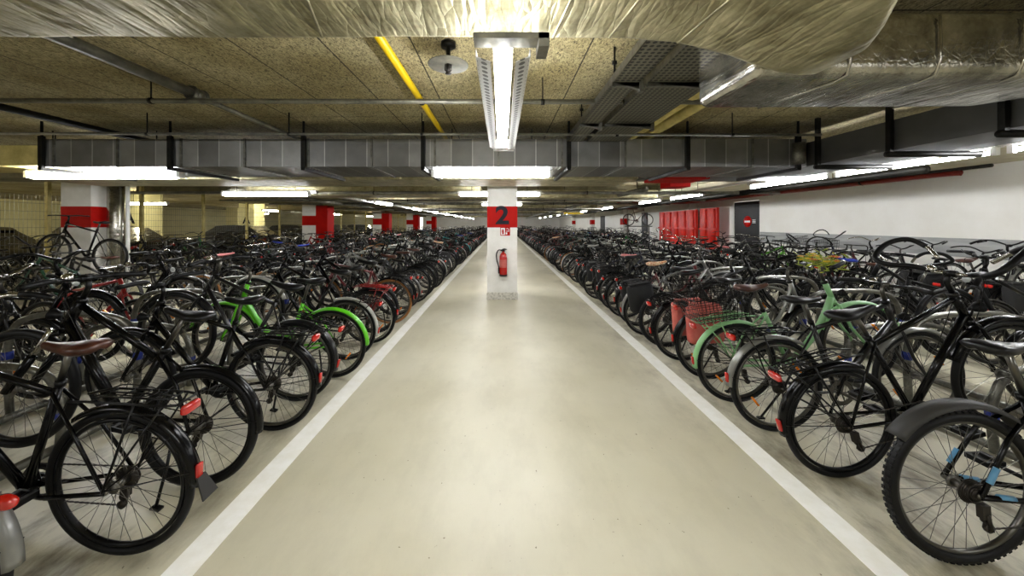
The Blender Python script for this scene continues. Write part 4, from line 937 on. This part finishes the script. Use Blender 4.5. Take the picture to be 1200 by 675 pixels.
def rnd_spec(r):
    col = r.choices(['black', 'matt black', 'dark grey', 'silver', 'white', 'blue', 'navy blue', 'light blue', 'red', 'dark red', 'green', 'dark green', 'turquoise', 'beige', 'lime green', 'mint green'],
                    [48, 18, 11, 7, 3, 2.5, 4, 1, 2, 2.5, 1, 2.5, 1.2, 1, .6, .4])[0]
    fr = r.choices(['diamond', 'trekking', 'mtb', 'stepthrough', 'dutch', 'mixte'], [18, 28, 16, 16, 14, 8])[0]
    bar = {'diamond': r.choice(['flat', 'drop', 'swept']), 'trekking': r.choice(['flat', 'riser', 'swept', 'butterfly']), 'mtb': r.choice(['flat', 'riser']), 'stepthrough': 'swept', 'dutch': 'swept', 'mixte': r.choice(['flat', 'swept'])}[fr]
    city = fr != 'mtb' and bar != 'drop'
    return dict(color=col, frame=fr, bar=bar, rim=r.choice(['alu', 'spoke', 'blackmetal', 'blackmetal']), tyre=r.choices(['rubber', 'rubber_grey', 'rubber_tan'], [14, 2, 1])[0],
                fender=('full' if city and r.random() < .85 else None), fcolor=r.choices(['black', 'silver', col], [6, 3, 2])[0], rack=city and r.random() < .8, basket=city and r.random() < .17,
                saddle=r.choices(['saddle', 'leather', 'cloth_blue', 'floral', 'p_white', 'p_pink'], [30, 5, .8, .8, .8, .6])[0], der=1 if r.random() < .6 else 0, susp=1 if fr == 'mtb' else 0,
                blackbar=r.random() < .65, kick=city and r.random() < .35, lamp=city and r.random() < .8, bell=r.random() < .5, srefl=r.random() < .45, refl=r.random() < .8,
                bag=('cloth_black' if city and r.random() < .1 else None), fbasket=city and r.random() < .12)
FNAME = {'diamond': 'straight-framed', 'trekking': 'touring', 'mtb': 'mountain', 'stepthrough': 'low step-through', 'dutch': 'curved-frame town', 'mixte': 'slanted-frame'}
def describe(sp):
    s_ = sp['color']+' '+FNAME[sp['frame']]+' bike'
    if sp.get('bag') == 'cloth_red': s_ += ' with faded red panniers'
    elif sp.get('bag'): s_ += ' with black panniers'
    elif sp['basket']: s_ += ' with wire basket'
    elif sp['saddle'] == 'leather': s_ += ' with brown saddle'
    elif sp['saddle'] == 'cloth_blue': s_ += ' with blue saddle'
    elif sp['saddle'] == 'floral': s_ += ' with flowered saddle'
    elif sp['saddle'] == 'p_white': s_ += ' with white saddle'
    elif sp['saddle'] == 'p_pink': s_ += ' with pink saddle'
    elif sp['fender'] and sp.get('fcolor') == 'silver': s_ += ' with silver mudguards'
    return s_
ONES = ['', 'first', 'second', 'third', 'fourth', 'fifth', 'sixth', 'seventh', 'eighth', 'ninth', 'tenth', 'eleventh', 'twelfth', 'thirteenth', 'fourteenth', 'fifteenth', 'sixteenth', 'seventeenth', 'eighteenth', 'nineteenth']
TENS = ['', '', 'twent', 'thirt', 'fort', 'fift', 'sixt', 'sevent', 'eight', 'ninet']
def ordn(n):
    if n < 20: return ONES[n]
    return TENS[n//10]+('ieth' if n % 10 == 0 else 'y-'+ONES[n % 10])
base = dict(color='black', frame='trekking', bar='flat', rim='alu', tyre='rubber', fender='full', fcolor='black', rack=True, basket=False, saddle='saddle', der=1, susp=0, blackbar=1, kick=True, lamp=True, bell=True, srefl=False, refl=True, bag=None)
def sp_(**k): d = dict(base); d.update(k); return d
# hand-set bikes at the front of the two aisle rows: (x of rear axle, y, pitch deg, spec)
LEFT = [
 (-2.07, 1.20, 2, sp_(fcolor='silver', saddle='saddle', bar='swept', kick=False, rack=False, refl=False, flight=1)),
 (-1.775, 1.59, 3, sp_(saddle='leather', flap=1, blackbar=0, frame='trekking', bar='swept', rim='blackmetal', kick=False)),
 (-1.79, 2.02, 13, sp_(frame='mtb', fender='short', rack=False, susp=1, rim='blackmetal', color='black', slick=1)),
 (-1.72, 2.55, 3, sp_(frame='trekking', fcolor='black', rackm='blackmetal', color='black', bar='riser', kick=False)),
 (-1.80, 2.98, 14, sp_(frame='diamond', fcolor='dark grey', color='dark grey')),
 (-1.70, 3.42, 3, sp_(color='lime green', frame='stepthrough', fcolor='lime green', rack=False, bar='swept', refl=False, srefl=True)),
 (-1.77, 3.88, 13, sp_(frame='trekking', fcolor='white', color='black')),
 (-1.71, 4.40, 2, sp_(frame='dutch', color='black', bar='swept', rackm='p_red', srefl=True, rim='chrome')),
 (-1.80, 4.84, 12, sp_(frame='mtb', fender=None, rack=False, susp=1)),
 (-1.73, 5.28, 2, sp_(frame='diamond', tyre='rubber_tan', color='dark red', srefl=True)),
 (-1.80, 5.74, 12, sp_(frame='trekking', color='silver', saddle='leather')),
]
RIGHT = [
 (2.11, 1.566, 3, sp_(frame='mtb', fender='clip', rack=False, susp=1, color='black', srefl=False, kick=False, lamp=False, decal=1)),
 (2.06, 2.08, 15, sp_(frame='trekking', bar='butterfly', color='black', blackbar=0, rim='blackmetal', kick=False)),
 (2.05, 2.55, 3, sp_(frame='trekking', color='dark grey', fcolor='silver', srefl=True, saddle='saddle')),
 (2.03, 2.96, 9, sp_(frame='stepthrough', color='mint green', fcolor='mint green', basket=True, saddle='leather', bar='swept', srefl=True, rackm='p_mint green')),
 (2.08, 3.42, 3, sp_(frame='dutch', color='silver', bag='cloth_red', basket=True, bar='swept', srefl=True)),
 (2.05, 3.86, 12, sp_(frame='trekking', color='matt black', fcolor='black')),
 (2.07, 4.30, 3, sp_(frame='mtb', fender=None, rack=False, susp=1, color='dark grey', srefl=True)),
 (2.02, 4.72, 10, sp_(frame='trekking', color='silver', fcolor='silver', bag='cloth_black', saddle='floral')),
 (2.07, 5.16, 3, sp_(frame='dutch', color='dark red', bar='swept')),
 (2.05, 5.62, 12, sp_(frame='diamond', color='black', rack=True, basket=False)),
 (2.06, 6.06, 3, sp_(frame='trekking', color='black', basket=True, saddle='p_pink')),
]
PHR = {'L1': 'in the aisle row, fence side', 'L2': 'in the second row, fence side', 'L3': 'in the third row, fence side', 'L4': 'in the row against the fence',
       'R1': 'in the aisle row, wall side', 'R2': 'in the second row, wall side', 'R3': 'in the row against the white wall'}
GRP = {'L1': 'bicycles in the aisle row on the fence side', 'L2': 'bicycles in the second row on the fence side', 'L3': 'bicycles in the third row on the fence side', 'L4': 'bicycles against the mesh fence',
       'R1': 'bicycles in the aisle row on the white wall side', 'R2': 'bicycles in the second row on the white wall side', 'R3': 'bicycles against the white wall'}
rest = []       # far bikes past the individually built ones
def row(code, xc, y0, n_ind, ymax, rz, first=(), lod_full=6.2, lod_mid=14., step=.47, jx=.07, skip=()):
    r = random.Random(hash_(code)); i = 0
    items = list(first); y = (items[-1][1]+step) if items else y0; k = 0
    while y < ymax:
        pit = (11 if (len(items) % 2) else 2.5)+r.uniform(-1.5, 2)
        if not any(a < y < b_ for a, b_ in skip): items.append((xc+r.uniform(-jx, jx), y+r.uniform(-.012, .012), pit, rnd_spec(r)))
        y += step
        if r.random() < .035: y += step
    for i, (x, yy, pit, sp) in enumerate(items):
        lean = r.uniform(-.05, .05); sc = 1. if (i < len(first) or r.random() > .06) else r.uniform(.86, .94); yaw = r.uniform(-.03, .03) if i >= len(first) else r.uniform(-.015, .015)
        if i < n_ind:
            l = 0 if yy < lod_full else (1 if yy < lod_mid else 2)
            o = build_bike(sp, l); pose(o, x, yy, rz+yaw, math.radians(pit), lean, sc)
            tag(o, describe(sp)+', '+ordn(i+1)+' '+PHR[code], 'bicycle', GRP[code])
        else: rest.append((x, yy, rz+yaw, math.radians(pit), sp))
def hash_(s_): return sum(ord(c)*(i+7) for i, c in enumerate(s_))
row('L1', -1.76, 0, 66, 49, PI, LEFT)
row('R1', 2.07, 0, 66, 49, 0, RIGHT)
row('L2', -5.05, 1.45, 44, 40, 0, lod_full=4.6, lod_mid=11)
row('R2', 5.35, 1.9, 40, 40, PI, lod_full=5.0, lod_mid=11)
row('L3', -6.38, 3.4, 32, 34, PI, lod_full=0, lod_mid=11, skip=((6.1, 6.85),))
row('L4', -10.85, 5.4, 22, 30, 0, lod_full=0, lod_mid=10)
row('R3', 6.85, 4.6, 22, 30, 0, lod_full=5.5, lod_mid=11, skip=((12.7, 17.9), (19.1, 19.9)))
# everything further back than those, too small and too many to tell apart
if rest:
    protos = {}
    big = MB(); mk_list = ['p_black', 'rubber', 'blackmetal', 'spoke', 'alu', 'p_silver', 'saddle', 'light_red', 'p_dark grey', 'p_blue', 'p_dark red', 'p_white', 'p_green']
    for (x, y, rz, pit, sp) in rest:
        key = (sp['frame'], sp['bar'])
        if key not in protos:
            b = MB(); b.merge(frame_mb(sp['frame'], 2), None, {0: 0, 1: 2, 2: 3}); b.merge(fork_mb(2), None, {0: 0, 1: 3})
            for c in ((0, 0, R), FC): b.merge(wheel_mb(2, 0, c), None, {0: 4, 1: 3}); b.merge(tyre_mb(2, 0, c), None, {0: 1})
            b.merge(bar_mb(sp['bar'], 2), None, {0: 2, 1: 3}); b.merge(saddle_mb(2), None, {0: 6, 1: 3}); b.merge(crank_mb(2), None, {0: 2}); b.merge(fender_mb(2, (0, 0, R), 55, 178), None, {0: 5, 1: 3})
            protos[key] = b
        ci = {'dark grey': 8, 'silver': 5, 'blue': 9, 'navy blue': 9, 'red': 10, 'dark red': 10, 'white': 11, 'green': 12, 'lime green': 12}.get(sp['color'], 0)
        rot = Matrix.Rotation(rz, 4, 'Z') @ Matrix.Rotation(-pit, 4, 'Y'); c = rot @ Vector((0, 0, R))
        big.merge(protos[key], Matrix.Translation((x-c.x, y-c.y, R-c.z)) @ rot, {0: ci, 1: 1, 2: 2, 3: 3, 4: 4, 5: 2 if ci != 8 else 5, 6: 6, 7: 7})
    o = big.obj('distant_bicycles', mk_list); tag(o, 'mass of tiny bicycles filling the far end of every row', 'bicycles', kind='stuff')
# bikes parked up on the tall stands by the side pillar, and hung by the wall
o = build_bike(sp_(color='black', fender=None, rack=False, frame='diamond'), 1); pose(o, -7.40, 6.45, PI, math.radians(5)); o.location.z += .58
tag(o, 'black bike raised high in front of the white banded pillar', 'bicycle')
st_ = empty('raised_stand', (-7.9, 6.45, 0)); tag(st_, 'grey steel stand holding the raised bike by the banded pillar', 'bike stand')
b = MB(); b.box(-.75, .78, -.05, .05, .525, .545); b.box(-.75, .78, -.055, -.045, .53, .58); b.box(-.75, .78, .045, .055, .53, .58); b.obj('wheel_channel', ['galv'], st_)
for x in (-.6, .6):
    b = MB(); b.box(x-.03, x+.03, -.03, .03, 0, .527); b.box(x-.2, x+.2, -.03, .03, 0, .02); b.obj('leg', ['galv'], st_)
o = build_bike(sp_(color='dark red', fender=None, rack=False, frame='trekking'), 1); pose(o, 7.25, 19.5, 0, 0); o.location.z += 1.42
tag(o, 'dark red bike held high by the far white wall past the red panels', 'bicycle')
st_ = empty('raised_stand', (7.8, 19.5, 0)); tag(st_, 'steel stand holding the bike high by the far white wall', 'bike stand')
b = MB(); b.box(-.75, .78, -.05, .05, 1.365, 1.385); b.box(-.75, .78, -.055, -.045, 1.37, 1.42); b.box(-.75, .78, .045, .055, 1.37, 1.42); b.obj('wheel_channel', ['galv'], st_)
for x in (-.6, .6):
    b = MB(); b.box(x-.03, x+.03, -.03, .03, 0, 1.367); b.box(x-.2, x+.2, -.03, .03, 0, .02); b.obj('leg', ['galv'], st_)

# ---------------------------------------------------------------- racks
def rack_bay(code, xc, y0, n, label, sgn):
    t = empty('bicycle_rack', (xc, y0, 0)); tag(t, label, 'bicycle rack', 'steel racks on the '+('fence side' if sgn < 0 else 'wall side'))
    b = MB()
    for x in (-.42, .42): b.tube([(x, -.2, .04), (x, n*.47-.27, .04)], .03, 8)
    b.obj('floor_rail', ['galv'], t)
    for i in range(n):
        y = i*.47-.14; h = .82 if i % 2 else .60
        b = MB(); hw = .50
        b.tube(smooth([(-hw, y, .04), (-hw-.02, y, h-.28), (-hw+.06, y, h-.07), (-hw+.25, y, h), (0, y, h+.01), (hw-.25, y, h), (hw-.06, y, h-.07), (hw+.02, y, h-.28), (hw, y, .04)], 4), .024, 10)
        b.obj('hoop', ['galv'], t)
        if y0 < 5:
            for q in (-hw-.02, hw+.02): b = MB(); b.tube([(q, y, h-.35), (q, y, h-.29)], .031, 10); b.obj('rubber_sleeve', ['cloth_blue'], t)
nm = ['first', 'second', 'third', 'fourth', 'fifth', 'sixth']
for k in range(5):
    rack_bay('L', -3.42, 1.45+k*3.76, 8, 'galvanised hoop rack between the fence side rows, %s from the front' % nm[k], -1)
    rack_bay('R', 3.75, 1.45+k*3.76, 8, 'galvanised hoop rack between the wall side rows, %s from the front' % nm[k], 1)

# ---------------------------------------------------------------- small things
# flower garland on the mint bike's handlebar
gr = random.Random(4)
t = empty('flower_garland', (2.74, 2.94, 1.22)); tag(t, 'garland of yellow and orange flowers on the mint green bicycle handlebar', 'flowers')
b = MB()
for i in range(190):
    a = gr.uniform(-1, 1); p = Vector((gr.gauss(0, .06)+a*.04, a*.16, gr.gauss(.0, .035))); d_ = Vector((gr.uniform(-1, 1), gr.uniform(-1, 1), gr.uniform(-.4, 1))).normalized()*gr.uniform(.04, .09); s_ = d_.orthogonal().normalized()*.008
    b.add([p, p+d_*.5+s_, p+d_, p+d_*.5-s_, p+d_*.5+s_*.2+Vector((0, 0, .004))], [(0, 1, 4), (1, 2, 4), (2, 3, 4), (3, 0, 4)], 0)
b.tube([(0, -.16, 0), (.02, 0, -.01), (0, .16, 0)], .012, 6)
b.obj('leaves', ['leaf'], t)
for mk, n_ in (('petal_y', 14), ('petal_o', 9)):
    b = MB()
    for i in range(n_):
        p = (gr.gauss(0, .05), gr.uniform(-.16, .16), gr.uniform(0, .07))
        for q in range(6): a = q*PI/3; b.ball((p[0]+.013*math.cos(a), p[1]+.013*math.sin(a), p[2]), .011, 6, 0, (1, 1, .5))
        b.ball(p, .009, 6)
    b.obj('blossoms', [mk], t)
# red ribbed plastic panels standing past the door
def barrier(y0, y1, z0, z1, label, nr):
    t = empty('plastic_barrier', (WX-.25, (y0+y1)/2, z0)); tag(t, label, 'plastic barrier', 'red plastic barriers')
    L_ = y1-y0; H = z1-z0; b = MB(); b.box(-.05, .05, -L_/2, L_/2, .15, H)
    b.add([(-.05, -L_/2, .15), (-.05, L_/2, .15), (-.05, 0, 0), (.05, -L_/2, .15), (.05, L_/2, .15), (.05, 0, 0)], [(0, 2, 1), (3, 4, 5), (0, 3, 5, 2), (1, 2, 5, 4)], 0, False)
    o = b.obj('shell', ['barrier'], t)
    for k in range(nr):
        yy = -L_/2+L_*(k+.5)/nr; b = MB(); b.rbox(-.10, -.04, yy-.16*L_/nr*2, yy+.16*L_/nr*2, .25, H-.05, .02); b.obj('rib', ['barrier'], t)
    b = MB(); b.box(-.11, -.045, -L_/2, L_/2, H*.48, H*.52); b.obj('cross_band', ['barrier'], t)
barrier(14.3, 17.6, .55, 2.14, 'large red ribbed plastic panel standing by the far white wall', 5)
barrier(12.9, 14.0, .5, 2.16, 'narrower red ribbed plastic panel beside the black door', 2)
for (y0, y1, z0) in ((14.4, 17.5, .7), (13, 13.9, .65)):
    st2 = empty('support_shelf', (WX-.25, (y0+y1)/2, 0)); tag(st2, 'low steel shelf under the '+('large' if y1 > 15 else 'narrower')+' red ribbed panel', 'shelf')
    b = MB(); b.box(-.15, .15, (y0-y1)/2, (y1-y0)/2, z0-.22, z0-.16 if z0 > .66 else z0-.17); b.obj('shelf_board', ['galv'], st2)
    for s_ in (-1, 1): b = MB(); b.box(-.12, .12, s_*((y1-y0)/2-.05)-.02, s_*((y1-y0)/2-.05)+.02, 0, z0-.2); b.obj('leg', ['galv'], st2)
